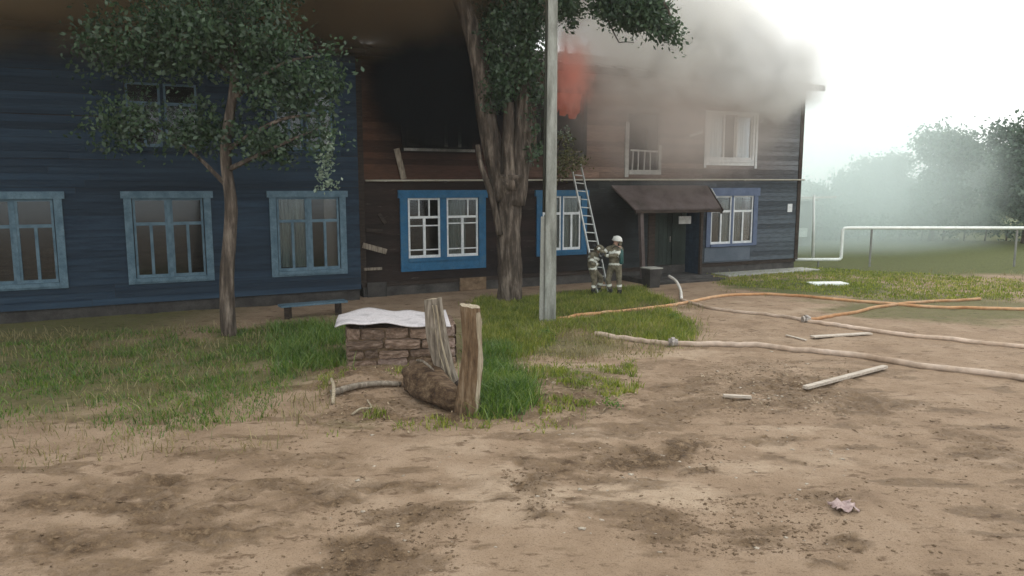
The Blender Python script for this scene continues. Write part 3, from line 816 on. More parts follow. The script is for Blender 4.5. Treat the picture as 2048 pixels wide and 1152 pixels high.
def limb_mb(pts, r0, r1, sides=10, flute=0.0, n=6, seed=1):
    P = smooth_path(pts, n)
    k = len(P)
    return MB().tube(P, [r0 + (r1 - r0) * (i / (k - 1)) for i in range(k)], sides, flute=flute, seed=seed)

# the big old tree in front of the house
TB = Vector((-0.05, 21.3, 0))
def T(px, py, dy=0.0):
    return D(px, py, 21.3 + dy) - TB
big = empty('old_tree', TB)
tag(big, 'big old forked tree with rough bark standing before the house left of the pole', 'tree')
tr = MB()
P = smooth_path([T(1018, 625), T(1020, 585), T(1018, 520), T(1018, 450), T(1018, 395), T(1020, 350)], 7)
rad = [0.50, 0.47, 0.44, 0.42, 0.40, 0.385, 0.375, 0.37] + [0.36] * 20
n_ = len(P); rad = [0.315 + 0.15 * math.exp(-i / 4.0) + (0.16 * max(0, (i - n_ * 0.7) / (n_ * 0.3)) ** 1.5) for i in range(n_)]
tr.tube(P, rad, 28, flute=0.16, seed=3).build('trunk', M['bark'], big, smooth=True)
limb_mb([T(1008, 400), T(993, 330), T(975, 240), T(962, 150), T(942, 60), T(915, -30), T(895, -150), T(880, -260)], 0.30, 0.19, 18, 0.16, seed=5).build('limb', M['bark'], big, smooth=True)
limb_mb([T(1030, 410), T(1038, 330), T(1045, 240), T(1048, 150), T(1050, 60), T(1060, -60), T(1065, -220)], 0.30, 0.17, 18, 0.16, seed=8).build('limb', M['bark'], big, smooth=True)
limb_mb([T(1018, 380, -0.25), T(1016, 300, -0.32), T(1018, 205, -0.35)], 0.20, 0.13, 12, 0.2, seed=9).build('broken_limb', M['bark'], big, smooth=True)
limb_mb([T(1000, 470, -0.25), T(985, 400, -0.3), T(962, 330, -0.3), T(955, 290, -0.2)], 0.10, 0.06, 10, 0.15, seed=11).build('limb', M['bark'], big, smooth=True)
limb_mb([T(1055, 20), T(1110, -60, -0.6), T(1190, -90, -1.2), T(1270, -60, -1.6), T(1330, 10, -1.8), T(1352, 70, -1.8)], 0.12, 0.018, 8, 0.05).build('limb', M['bark'], big, smooth=True)
limb_mb([T(1180, -80, -1.1), T(1205, 10, -1.2), T(1225, 60, -1.2), T(1238, 85, -1.2)], 0.028, 0.014, 6).build('twig', M['bark'], big)
limb_mb([T(1238, 85, -1.2), T(1252, 84, -1.2), T(1268, 85, -1.2)], 0.014, 0.008, 6).build('twig', M['bark'], big)
limb_mb([T(925, 0), T(850, -120), T(760, -220, -0.5)], 0.14, 0.05, 8, 0.05).build('limb', M['bark'], big, smooth=True)
for (a, b, c) in (((1050, 80), (1075, 40), (1090, 10)), ((965, 120), (1000, 60), (1030, 20)), ((1045, 200), (1068, 230), (1072, 300)), ((1045, 260), (1060, 300), (1062, 340)), ((1120, -60), (1135, -10), (1138, 35))):
    limb_mb([T(*a), T(*b, -0.3), T(*c, -0.4)], 0.045, 0.012, 6).build('twig', M['bark'], big)
def B(px, py, rx, rz, n, dy=0.0, ry=None):
    c = D(px, py, 21.3 + dy)
    return ((c.x, c.y, c.z), (rx / 70.4, (ry or rx / 70.4), rz / 70.4), n)
crown([B(1020, 60, 50, 60, 3600, -0.4, 0.8), B(1010, 150, 36, 45, 1500, -0.4, 0.5), B(1062, 120, 20, 90, 1600, -0.3, 0.5), B(985, 20, 30, 40, 900, 0.4, .5), B(1068, 250, 10, 80, 420, -0.2, 0.3), B(1000, 200, 30, 20, 350, -0.3, 0.4),
       B(1065, 20, 22, 40, 900, -0.3, 0.5), B(1135, 10, 26, 34, 1100, -0.8, 0.5), B(1215, 0, 30, 26, 1300, -1.2, 0.5), B(1260, 18, 48, 30, 2600, -1.4, 0.6), B(1305, 25, 30, 34, 1600, -1.6, 0.5), B(1335, 55, 14, 22, 420, -1.8, 0.25), B(1352, 72, 6, 14, 110, -1.8, 0.12),
       B(1150, -120, 260, 80, 9000, -0.8, 2.2), B(960, -200, 200, 90, 8000, 0, 2.4), B(800, -170, 160, 70, 5000, -0.4, 2.0)],
      M['leaf_dark'], big, size=(0.05, 0.17), clump=0.15, per=26, seed=3, droop=0.08)

# young tree behind the pole with olive leaves over the ladder top
YB = F(-11.1, 1.6, 0)
yt = empty('young_tree', YB)
tag(yt, 'slender young tree with olive leaves between the pole and the ladder top', 'tree')
def Y_(px, py): return D(px, py, YB.y) - YB
limb_mb([Y_(1098, 600), Y_(1097, 450), Y_(1100, 350), Y_(1118, 290), Y_(1130, 262)], 0.06, 0.02, 8).build('trunk', M['bark'], yt, smooth=True)
limb_mb([Y_(1102, 345), Y_(1140, 325), Y_(1168, 315)], 0.025, 0.008, 6).build('twig', M['bark'], yt)
yb = []
for (px, py, rx, rz, n) in ((1135, 320, 26, 24, 420), (1120, 345, 14, 16, 170), (1160, 320, 14, 14, 130), (1128, 280, 14, 12, 120)):
    c = D(px, py, YB.y); yb.append(((c.x, c.y, c.z), (rx / 62, 0.35, rz / 62), n))
crown(yb, M['leaf_olive'], yt, size=(0.06, 0.12), clump=0.12, per=12, seed=9)
yb = []
for (px, py, n) in ((1128, 262, 30), (1140, 272, 30), (1120, 275, 20)):
    c = D(px, py, YB.y); yb.append(((c.x, c.y, c.z), (0.12, 0.15, 0.14), n))
crown(yb, M['leaf_pale'], yt, name='scorched_leaves', size=(0.06, 0.12), clump=0.08, per=8, seed=19)

# tree at the left in front of the blue house
LB = Vector((-6.3, 16.4, 0))
lt = empty('broadleaf_tree', LB)
tag(lt, 'leafy green tree in front of the blue house at the left', 'tree')
def L_(px, py, dy=0): return D(px, py, 16.4 + dy) - LB
limb_mb([Vector((0, 0, -0.1)), L_(455, 560), L_(462, 420), L_(450, 300), L_(470, 150), L_(460, 0)], 0.17, 0.07, 12, 0.12).build('trunk', M['bark'], lt, smooth=True)
for pts in (((452, 300), (560, 240), (650, 230)), ((462, 380), (380, 300), (300, 250)), ((462, 200), (560, 130), (640, 110)), ((465, 150), (370, 80), (250, 60)), ((455, 340), (560, 290), (652, 250))):
    limb_mb([L_(*pts[0]), L_(*pts[1], -0.2), L_(*pts[2], 0.2)], 0.06, 0.015, 6).build('limb', M['bark'], lt)
def Bl(px, py, rx, rz, n, dy=0.0):
    c = D(px, py, 16.4 + dy); return ((c.x, c.y, c.z), (rx / 91, rx / 110, rz / 91), n)
crown([Bl(655, 150, 22, 60, 700), Bl(645, 260, 20, 60, 650), Bl(560, 150, 90, 80, 3600), Bl(450, 60, 160, 90, 6000), Bl(300, 90, 140, 80, 3600), Bl(540, 280, 60, 40, 1300), Bl(400, 250, 80, 50, 1600), Bl(240, 240, 80, 50, 1400), Bl(450, -80, 200, 80, 5000)],
      M['leaf_dark'], lt, size=(0.045, 0.16), clump=0.20, per=30, seed=23, droop=0.06)
crown([Bl(662, 285, 8, 16, 45, -0.3), Bl(655, 330, 10, 24, 80, -0.3), Bl(662, 365, 10, 20, 60, -0.3), Bl(640, 345, 12, 30, 80, -0.2)], M['leaf_pale'], lt, name='pale_leaves', size=(0.06, 0.12), clump=0.07, per=10, seed=29, droop=0.05)

# far trees in the haze at the right
FAR = ((1640, 430, 45, 55, 48, 'small round hazy tree just right of the pale lawn post'), (1690, 410, 60, 70, 50, 'rounded hazy tree behind the raised bend of the lawn pipe'), (1604, 392, 18, 24, 52, 'low hazy bush showing over the shed at the house corner'),
       (1770, 392, 85, 88, 52, 'broad hazy tree right of the raised lawn pipe'), (1870, 360, 90, 110, 46, 'taller rounded hazy tree near the right side of the view'), (1965, 375, 80, 85, 56, 'farthest low hazy tree at the right side of the view'), (2060, 350, 90, 120, 44, 'big hazy tree cut by the right edge of the view'))
for i, (px, py, rx, rz, dep, lab) in enumerate(FAR):
    c = D(px, py, dep); s = FPX / dep
    base = Vector((c.x, dep, 0))
    t = empty('deciduous_tree', base)
    tag(t, lab, 'tree', 'hazy trees beyond the lawn')
    hgt = c.z + rz / s
    limb_mb([(0, 0, -0.2), (0.1, 0, hgt * 0.3), (-0.1, 0.1, hgt * 0.6), (0, 0, hgt * 0.85)], 0.05 + hgt * 0.02, 0.04, 8, 0.1).build('trunk', M['bark'], t, smooth=True)
    bl = []; r = random.Random(i)
    for k in range(16):
        a = r.uniform(0, 6.28); q = r.uniform(0, 0.75); zz = r.uniform(-0.85, 0.8)
        bl.append(((c.x + math.cos(a) * q * rx / s * (1 - 0.4 * abs(zz)), dep + math.sin(a) * q * rx / s, c.z + zz * rz / s), (rx / s * 0.38, rx / s * 0.38, rz / s * 0.26), int(140 + rx * 11)))
    crown(bl, M['leaf_far'], t, size=(0.16, 0.30), clump=0.3, per=14, seed=40 + i)
hd = empty('hedge', (16, 46, 0)); tag(hd, 'long low hazy hedge beyond the lawn behind the pipe', 'hedge')
crown([((16 + k * 1.3, 46 + math.sin(k) * 0.4, 0.9 + 0.2 * math.sin(k * 2.1)), (0.9, 0.7, 0.8), 420) for k in range(16)], M['leaf_far'], hd, name='foliage', size=(0.12, 0.24), clump=0.25, per=14, seed=70)
hd_st = MB()
for k in range(16): hd_st.tube([(k * 1.3, 0, -0.1), (k * 1.3 + 0.1, 0, 0.9)], 0.05, 5)
hs_o = hd_st.build('stems', M['bark'], hd); hs_o['kind'] = 'stuff'

# ------------------------------------------------------------------ utility pole
pb = on(1097, 645)
pole = empty('utility_pole', (pb.x, pb.y, pb.z))
tag(pole, 'tall pale grey concrete utility pole standing in the grass', 'pole')
def taper(name, mat, x0, x1, w0, w1, z0, z1, y0=0.0):
    return MB().quadbox([(x0 - w0, y0 - w0, z0), (x0 + w0, y0 - w0, z0), (x0 + w0, y0 + w0, z0), (x0 - w0, y0 + w0, z0),
                         (x1 - w1, y0 - w1, z1), (x1 + w1, y0 - w1, z1), (x1 + w1, y0 + w1, z1), (x1 - w1, y0 + w1, z1)]).build(name, mat, pole, bevel=0.03)
taper('shaft', M['pole_concrete'], 0.03, 0.055, 0.145, 0.10, -0.3, 10.5)
taper('stub', M['concrete'], -0.17, -0.15, 0.065, 0.05, -0.3, 2.6, 0.02)
MB().tube([(-0.02, 0.0, 10.4), (-0.09, -0.02, 7.6), (-0.10, -0.02, 6.0), (-0.12, -0.02, 4.2), (-0.13, -0.02, 2.7)], 0.035, 8).build('cable_conduit', M['cable'], pole, smooth=True)
MB().box(-0.7, 0.8, -0.05, 0.05, 9.9, 10.0).build('crossarm', M['dark_wood'], pole)

# ------------------------------------------------------------------ ladder
lad = empty('ladder', (2.82, 22.95, 0))
tag(lad, 'pale metal ladder leaning up to the wall right of the blue window', 'ladder')
foot = Vector((2.82, 22.95, 0.03)); top = F(-10.42, 0.16, 3.92)
ax = (top - foot).normalized(); sd = Vector((DX, DY, 0)).normalized()
sd = (sd - ax * sd.dot(ax)).normalized(); nn = ax.cross(sd)
LL = (top - foot).length
hw = 0.185
for s in (-1, 1):
    MB().bar(foot - lad.location + sd * s * hw * 1.08, top - lad.location + sd * s * hw + ax * (0.25 if s > 0 else 0), 0.035, 0.065, up=nn).build('rail', M['ladder_metal'], lad)
k = 0.28
rung_me = MB().tube([(-hw, 0, 0), (hw, 0, 0)], 0.017, 8).mesh('rung', M['ladder_metal'], True)
rq = sd.to_track_quat('X', 'Z').to_euler()
while k < LL:
    link('rung', rung_me, lad, foot - lad.location + ax * k, rq)
    k += 0.31

# ------------------------------------------------------------------ firefighters
def skin_figure(name, joints, edges, radii, mats, assign, parent):
    me = bpy.data.meshes.new(name + '_cage')
    names = list(joints)
    me.from_pydata([joints[k] for k in names], [(names.index(a), names.index(b)) for a, b in edges], [])
    o = bpy.data.objects.new(name, me); COL.objects.link(o)
    sk = o.modifiers.new('skin', 'SKIN')
    sk.use_smooth_shade = True
    if not me.skin_vertices:
        bpy.context.view_layer.objects.active = o
    sv = me.skin_vertices[0].data if me.skin_vertices else None
    if sv is None:
        bm_ = __import__('bmesh').new(); bm_.from_mesh(me)
        lay = bm_.verts.layers.skin.verify(); bm_.to_mesh(me); bm_.free()
        sv = me.skin_vertices[0].data
    for i, k in enumerate(names):
        r = radii[k]; r = (r, r) if not isinstance(r, tuple) else r
        sv[i].radius = r
        sv[i].use_root = (k == 'pelvis')
    ss = o.modifiers.new('sub', 'SUBSURF'); ss.levels = 3; ss.render_levels = 3
    bpy.context.view_layer.update()
    dg = bpy.context.evaluated_depsgraph_get()
    out = bpy.data.meshes.new_from_object(o.evaluated_get(dg))
    bpy.data.objects.remove(o)
    out.name = name
    out.materials.clear()
    for m_ in mats: out.materials.append(m_)
    for p in out.polygons:
        p.material_index = assign(p.center); p.use_smooth = True
    return link(name, out, parent)

EDG = [('pelvis', 'belly'), ('belly', 'chest'), ('chest', 'neck'), ('neck', 'head'), ('head', 'crown'),
       ('chest', 'shl'), ('shl', 'ell'), ('ell', 'wrl'), ('wrl', 'pal'), ('chest', 'shr'), ('shr', 'elr'), ('elr', 'wrr'), ('wrr', 'par'),
       ('pelvis', 'hil'), ('hil', 'knl'), ('knl', 'anl'), ('anl', 'tol'), ('pelvis', 'hir'), ('hir', 'knr'), ('knr', 'anr'), ('anr', 'tor')]
RAD = dict(pelvis=(0.165, 0.135), belly=(0.165, 0.13), chest=(0.185, 0.14), neck=0.06, head=(0.085, 0.10), crown=(0.07, 0.075),
           shl=0.085, ell=0.062, wrl=0.048, pal=0.04, shr=0.085, elr=0.062, wrr=0.048, par=0.04,
           hil=0.11, knl=0.082, anl=0.068, tol=0.05, hir=0.11, knr=0.082, anr=0.068, tor=0.05)

def hand(parent, w, pdir, rail, mat):
    """palm with four fingers of unequal length closed round a rail, and a thumb"""
    w = Vector(w); pdir = Vector(pdir).normalized(); rail = Vector(rail).normalized()
    side = pdir.cross(rail).normalized()
    mb = MB()
    mb.bar(w, w + pdir * 0.09, 0.085, 0.034, up=side)
    for i, L in enumerate((0.070, 0.080, 0.075, 0.060)):
        b = w + pdir * 0.088 + rail * (0.030 - i * 0.020)
        mb.tube([b, b + pdir * L * 0.4 - side * 0.006, b + pdir * L * 0.55 - side * L * 0.45, b + pdir * L * 0.2 - side * L * 0.75], [0.0095, 0.009, 0.0085, 0.007], 6)
    b = w + pdir * 0.03 + rail * 0.04
    mb.tube([b, b + rail * 0.02 + pdir * 0.02 - side * 0.02, b + pdir * 0.045 - side * 0.045 + rail * 0.01], [0.012, 0.011, 0.009], 6)
    return mb.build('glove', mat, parent, smooth=False)

def face_head(parent, h, fdir, helmet=True):
    """nose, eyes, mouth and ears on the head, then the helmet with brim and neck flap"""
    h = Vector(h); f = Vector(fdir).normalized(); s = f.cross(Vector((0, 0, 1))).normalized(); u = s.cross(f)
    mb = MB()
    mb.tube([h + f * 0.088 + u * 0.02, h + f * 0.118 - u * 0.02], [0.010, 0.016], 6)
    for q in (-1, 1): mb.ball(h + s * q * 0.085 - u * 0.005, 0.022, 8, 5, (0.5, 0.7, 1.2))
    mb.build('face', M['skin'], parent, smooth=True)
    e = MB()
    for q in (-1, 1): e.ball(h + f * 0.086 + s * q * 0.033 + u * 0.022, 0.011, 8, 5)
    e.bar(h + f * 0.092 - s * 0.022 - u * 0.048, h + f * 0.092 + s * 0.022 - u * 0.048, 0.006, 0.006)
    e.build('eyes_and_mouth', M['boot'], parent)
    if helmet:
        hb = MB(); seg, ring = 16, 7
        c = h + u * 0.045
        for i in range(ring + 1):
            th = (math.pi * 0.56) * i / ring
            for k in range(seg):
                a = 2 * math.pi * k / seg
                v = s * (math.sin(th) * math.cos(a) * 0.128) + f * (math.sin(th) * math.sin(a) * 0.150) + u * (math.cos(th) * 0.125)
                hb.v.append(tuple(c + v))
        for i in range(ring):
            for k in range(seg):
                hb.f.append((i * seg + k, (i + 1) * seg + k, (i + 1) * seg + (k + 1) % seg, i * seg + (k + 1) % seg))
        ho = hb.build('helmet', M['helmet'], parent, smooth=True)
        sm = ho.modifiers.new('thick', 'SOLIDIFY'); sm.thickness = 0.008
        MB().tube([c + f * 0.16 * math.sin(a) + s * 0.138 * math.cos(a) - u * 0.02 for a in np.linspace(0, 2 * math.pi, 20)], 0.011, 6).build('brim', M['helmet'], ho, smooth=True)
        MB().bar(c + f * -0.12 + u * 0.05, c + f * 0.13 + u * 0.07, 0.02, 0.05).build('ridge', M['reflective'], ho)
        nf = MB().quadbox([c - f * 0.13 - s * 0.09 - u * 0.16, c - f * 0.13 + s * 0.09 - u * 0.16, c - f * 0.12 + s * 0.09 - u * 0.16, c - f * 0.12 - s * 0.09 - u * 0.16,
                           c - f * 0.13 - s * 0.10 - u * 0.01, c - f * 0.13 + s * 0.10 - u * 0.01, c - f * 0.12 + s * 0.10 - u * 0.01, c - f * 0.12 - s * 0.10 - u * 0.01])
        nf.build('neck_flap', M['suit'], ho)

for _k in list(RAD):
    if _k not in ('head', 'crown', 'neck'):
        RAD[_k] = tuple(q * 1.10 for q in RAD[_k]) if isinstance(RAD[_k], tuple) else RAD[_k] * 1.10

def bands(J, specs):
    S_ = [(Vector(J[a]).lerp(Vector(J[b]), t), (Vector(J[b]) - Vector(J[a])).normalized(), w, rr) for (a, b, t, w, rr) in specs]
    hd_, nk = Vector(J['head']), Vector(J['neck'])
    up = (hd_ - nk).normalized()
    def f(c):
        if (c - nk).dot(up) > 0.03 and (c - hd_).length < 0.25: return 1
        if c.z < 0.20 and ((c - Vector(J['anl'])).length < 0.3 or (c - Vector(J['anr'])).length < 0.3): return 2
        for (p, d, w, rr) in S_:
            if abs((c - p).dot(d)) < w and (c - p).length < rr: return 3
        return 0
    return f
BSP = [('pelvis', 'belly', 0.1, 0.03, 0.26), ('belly', 'chest', 0.85, 0.033, 0.27), ('ell', 'wrl', 0.75, 0.035, 0.12), ('elr', 'wrr', 0.75, 0.035, 0.12), ('shl', 'ell', 0.55, 0.035, 0.14), ('shr', 'elr', 0.55, 0.035, 0.14),
       ('knl', 'anl', 0.45, 0.035, 0.16), ('knr', 'anr', 0.45, 0.035, 0.16)]
SM = [M['suit'], M['skin'], M['boot'], M['reflective']]

# right firefighter: seen from behind on the right, both arms on the ladder rail
A = Vector((3.12, 22.60, 0))
ff1 = empty('person', A)
tag(ff1, 'firefighter in white helmet and khaki gear with air cylinder, pushing the ladder', 'person', 'firefighters at the ladder')
J1 = dict(pelvis=(0.0, 0, 0.95), belly=(0.0, 0.02, 1.13), chest=(-0.02, 0.04, 1.36), neck=(-0.02, 0.06, 1.53), head=(0.06, 0.07, 1.66), crown=(0.07, 0.07, 1.74),
          shl=(-0.20, 0.10, 1.43), ell=(-0.36, 0.05, 1.30), wrl=(-0.52, 0.16, 1.46), pal=(-0.55, 0.18, 1.49),
          shr=(0.16, -0.06, 1.42), elr=(-0.05, -0.22, 1.22), wrr=(-0.30, -0.10, 1.24), par=(-0.33, -0.08, 1.25),
          hil=(-0.09, 0.06, 0.90), knl=(-0.20, 0.05, 0.50), anl=(-0.10, 0.06, 0.10), tol=(-0.25, 0.10, 0.045),
          hir=(0.10, -0.04, 0.90), knr=(0.12, -0.06, 0.50), anr=(0.15, -0.05, 0.10), tor=(0.03, -0.02, 0.045))
skin_figure('body', J1, EDG, RAD, SM, bands(J1, BSP), ff1)
face_head(ff1, J1['head'], (-0.85, 0.5, 0.12))
hand(ff1, J1['pal'], (-0.5, 0.3, 0.2), ax, M['boot'])
hand(ff1, J1['par'], (-0.8, 0.3, 0.1), ax, M['boot'])
tk = MB().tube([(0.17, -0.13, 0.98), (0.17, -0.13, 1.02), (0.16, -0.10, 1.38), (0.16, -0.10, 1.44)], [0.045, 0.07, 0.07, 0.03], 12).build('air_cylinder', M['tank'], ff1, smooth=True)
MB().tube([(0.16, -0.10, 1.43), (0.16, -0.10, 1.48)], 0.02, 8).build('valve', M['coupling_metal'], tk, smooth=True)
for q in (-1, 1):
    MB().tube(smooth_path([(0.10 + q * 0.0, -0.09 + q * 0.10, 1.08), (0.13, q * 0.12, 1.42), (-0.02, 0.04 + q * 0.13, 1.52), (-0.17, 0.10 + q * 0.10, 1.35)], 4), 0.014, 6).build('strap', M['boot'], ff1)

# left firefighter: stooping behind the ladder foot
Bp = Vector((2.50, 22.85, 0))
ff2 = empty('person', Bp)
tag(ff2, 'firefighter stooping in khaki gear behind the ladder foot, left of the helmeted one', 'person', 'firefighters at the ladder')
J2 = dict(pelvis=(-0.02, 0.0, 0.78), belly=(-0.03, 0.02, 0.96), chest=(0.02, 0.04, 1.16), neck=(0.08, 0.06, 1.29), head=(0.17, 0.07, 1.37), crown=(0.21, 0.07, 1.43),
          shl=(-0.08, 0.20, 1.22), ell=(0.0, 0.28, 0.98), wrl=(0.17, 0.22, 1.08), pal=(0.20, 0.20, 1.10),
          shr=(-0.06, -0.14, 1.22), elr=(-0.10, -0.22, 0.97), wrr=(0.12, -0.12, 0.95), par=(0.15, -0.10, 0.95),
          hil=(-0.02, 0.10, 0.74), knl=(0.26, 0.10, 0.50), anl=(0.16, 0.12, 0.10), tol=(0.30, 0.12, 0.045),
          hir=(-0.03, -0.10, 0.74), knr=(0.02, -0.14, 0.42), anr=(-0.03, -0.12, 0.10), tor=(0.10, -0.16, 0.045))
skin_figure('body', J2, EDG, RAD, SM, bands(J2, BSP), ff2)
face_head(ff2, J2['head'], (0.8, 0.3, -0.45))
hand(ff2, J2['pal'], (0.7, 0.2, 0.2), ax, M['boot'])
hand(ff2, J2['par'], (0.7, 0.2, 0.2), ax, M['boot'])
for c in ff2.children:
    if c.name.startswith('helmet'): c.data.materials[0] = M['suit']

# ------------------------------------------------------------------ two split posts and the log
def split_post(base, top, w, d, seed, mat, lab, group):
    base = Vector(base); top = Vector(top)
    r = random.Random(seed)
    o = empty('wooden_post', base)
    tag(o, lab, 'post', group)
    n = 18; sides = 18
    mb = MB(); tp = top - base
    for i in range(n + 1):
        t = i / n
        c = tp * t + Vector((0.03 * math.sin(t * 5 + seed), 0, 0))
        k = 1.12 - 0.22 * t + 0.05 * math.sin(t * 9 + seed)
        if t < 0.12: k *= 1.15
        for j in range(sides):
            a = 2 * math.pi * j / sides
            ca_, sa_ = math.cos(a), math.sin(a)
            e = (abs(ca_) ** 2.4 + abs(sa_) ** 2.4) ** (-1 / 2.4)
            q = e * k * (1 + 0.07 * math.sin(3 * a + seed) - 0.05 * (math.sin(7 * a + seed * 2 + t * 1.2) > 0.75) + 0.03 * r.uniform(-1, 1))
            zt = (0.025 * math.sin(a + seed) + 0.008 * r.uniform(-1, 1)) if i == n else 0
            mb.v.append((c.x + ca_ * w / 2 * q, c.y + sa_ * d / 2 * q, c.z + zt - (0.12 if i == 0 else 0)))
    for i in range(n):
        for j in range(sides):
            mb.f.append((i * sides + j, i * sides + (j + 1) % sides, (i + 1) * sides + (j + 1) % sides, (i + 1) * sides + j))
    mb.build('shaft', mat, o, smooth=False)
    tb = MB(); tb.v = [mb.v[n * sides + j] for j in range(sides)]
    cc = sum((Vector(v) for v in tb.v), Vector()) / sides
    tb.v = [tuple(Vector(v) * 0.995 + cc * 0.005 + Vector((0, 0, 0.002))) for v in tb.v] + [tuple(cc - Vector((0, 0, 0.03)))]
    tb.f = [(j, (j + 1) % sides, sides) for j in range(sides)]
    tb.build('sawn_top', M['pale_split_wood'], o)
    return o
b1 = on(902, 792, -0.02); t1 = D(862, 598, b1.y)
p1 = split_post(b1, t1, 0.32, 0.28, 2, M['weathered_wood'], 'weathered grey split post leaning left beside the well lid', 'old split posts')
b2 = on(938, 826, -0.02); t2 = D(943, 612, b2.y)
p2 = split_post(b2, t2, 0.31, 0.29, 5, M['post_wood'], 'upright brown split post with pale sawn right edge', 'old split posts')
# pale splintered edge of the right post and of the left one
for (own, bb_, tt_, dx, wd, s) in ((p2, b2, t2, 0.115, 0.050, 1), (p2, b2, t2, 0.075, 0.014, 4), (p1, b1, t1, 0.075, 0.020, 2), (p1, b1, t1, 0.01, 0.010, 3)):
    pts = []; r = random.Random(s)
    for i in range(12):
        t = 0.02 + i / 11 * 0.93
        q = (tt_ - bb_) * t
        pts.append((q.x + dx * (1.12 - 0.22 * t) + 0.008 * r.uniform(-1, 1) + 0.03 * math.sin(t * 5 + (5 if own is p2 else 2)), q.y - (0.125 if own is p2 else 0.135) * (1.1 - 0.22 * t), q.z))
    MB().tube(pts, [wd * r.uniform(0.6, 1.0) for _ in pts], 6, squash=0.6).build('splintered_edge', M['pale_split_wood'], own)
la, lb = on(838, 782), on(905, 822)
lg = empty('log', la)
tag(lg, 'thick brown log lying on the ground against the foot of the two posts', 'log')
la0 = Vector((0, 0, 0.22)); lb0 = lb - la; lb0.z = 0.16
dirl = (lb0 - la0).normalized()
LP = [la0 - dirl * 0.20 + (lb0 - la0 + dirl * 0.36) * (i / 12) for i in range(13)]
LR = [0.20, 0.255, 0.285, 0.30, 0.30, 0.29, 0.275, 0.255, 0.235, 0.215, 0.20, 0.18, 0.14]
MB().tube(LP, LR, 24, flute=0.16, seed=6).build('trunk_piece', M['log_bark'], lg, smooth=True)
MB().tube([LP[0] - dirl * 0.006, LP[0] + dirl * 0.02], [0.17, 0.17], 20).build('sawn_end', M['pale_split_wood'], lg)
cres = []
for i in range(9):
    a = math.radians(205 - i * 16)
    cres.append(LP[1] + Vector((0.20 * math.cos(a), -0.05, 0.21 * math.sin(-a) if False else 0.21 * abs(math.sin(a)))))
MB().tube([LP[i] + Vector((0, -0.03, LR[i] * 0.97)) for i in range(1, 7)], [0.02, 0.035, 0.04, 0.035, 0.03, 0.015], 6, squash=0.5).build('log_highlight', M['weathered_wood'], lg)  # pale strip paints a highlight along the log's upper left
# root stump between the posts
st = on(925, 815)
rt = empty('tree_stump', st)
tag(rt, 'dark rotten root stump low between the two split posts', 'stump')
MB().tube([(-0.05, 0.15, -0.05), (-0.04, 0.14, 0.12), (-0.02, 0.12, 0.26), (0.0, 0.1, 0.36)], [0.22, 0.18, 0.14, 0.09], 14, flute=0.25, seed=4).build('root_body', M['dark_wood'], rt)
for i in range(4):
    a = 2.4 + i * 0.9
    MB().tube([(0, 0.12, 0.12), (0.18 * math.cos(a), 0.12 + 0.18 * math.sin(a), 0.08), (0.34 * math.cos(a), 0.12 + 0.3 * math.sin(a), -0.02)], [0.07, 0.05, 0.025], 7, flute=0.2, seed=i).build('root', M['dark_wood'], rt)

# ------------------------------------------------------------------ well box with sagging lid
wa, wb = G(694, 735), G(912, 727)
wb_o = empty('well_box', (wa.x, wa.y, 0), math.atan2(wb.y - wa.y, wb.x - wa.x))
tag(wb_o, 'low rough brown block well box under a sagging pale lid behind the posts', 'well')
WL = (wb - wa).length; WD = 1.15; WH = 0.74
MB().box(0.04, WL - 0.04, 0.03, WD - 0.04, -0.1, WH - 0.03).build('core', M['clod'], wb_o)
z = -0.08; r = random.Random(12); row = 0
def rough_block(seed):
    q = random.Random(seed); mb = MB(); N = 5
    idx = {}
    def vert(i, j, k):
        key = (i, j, k)
        if key not in idx:
            p = Vector((i / N, j / 2, k / 3))
            e = (i in (0, N)) + (k in (0, 3))
            c = Vector((0.5, 0.5, 0.5)); p = c + (p - c) * (1 - 0.022 * e * e)
            p += Vector((q.uniform(-.02, .02), q.uniform(-.14, .14) if j == 0 else 0, q.uniform(-.05, .05)))
            idx[key] = len(mb.v); mb.v.append(tuple(p))
        return idx[key]
    for i in range(N):
        for k in range(3):
            mb.f.append((vert(i, 0, k), vert(i + 1, 0, k), vert(i + 1, 0, k + 1), vert(i, 0, k + 1)))
        for j in range(2):
            mb.f.append((vert(i, j, 3), vert(i + 1, j, 3), vert(i + 1, j + 1, 3), vert(i, j + 1, 3)))
            mb.f.append((vert(i, j + 1, 0), vert(i + 1, j + 1, 0), vert(i + 1, j, 0), vert(i, j, 0)))
    for j in range(2):
        for k in range(3):
            mb.f.append((vert(0, j + 1, k), vert(0, j, k), vert(0, j, k + 1), vert(0, j + 1, k + 1)))
            mb.f.append((vert(N, j, k), vert(N, j + 1, k), vert(N, j + 1, k + 1), vert(N, j, k + 1)))
    return mb.mesh('block', M['block_plaster'] if seed % 4 == 3 else M['block_clay'])
M['block_plaster'] = rough_mat('block_plaster', (0.22, 0.15, 0.12), (0.40, 0.30, 0.25), 4, 0.9, 0.8, fine=12)
blks = [rough_block(i) for i in range(8)]
blk = blks[0]
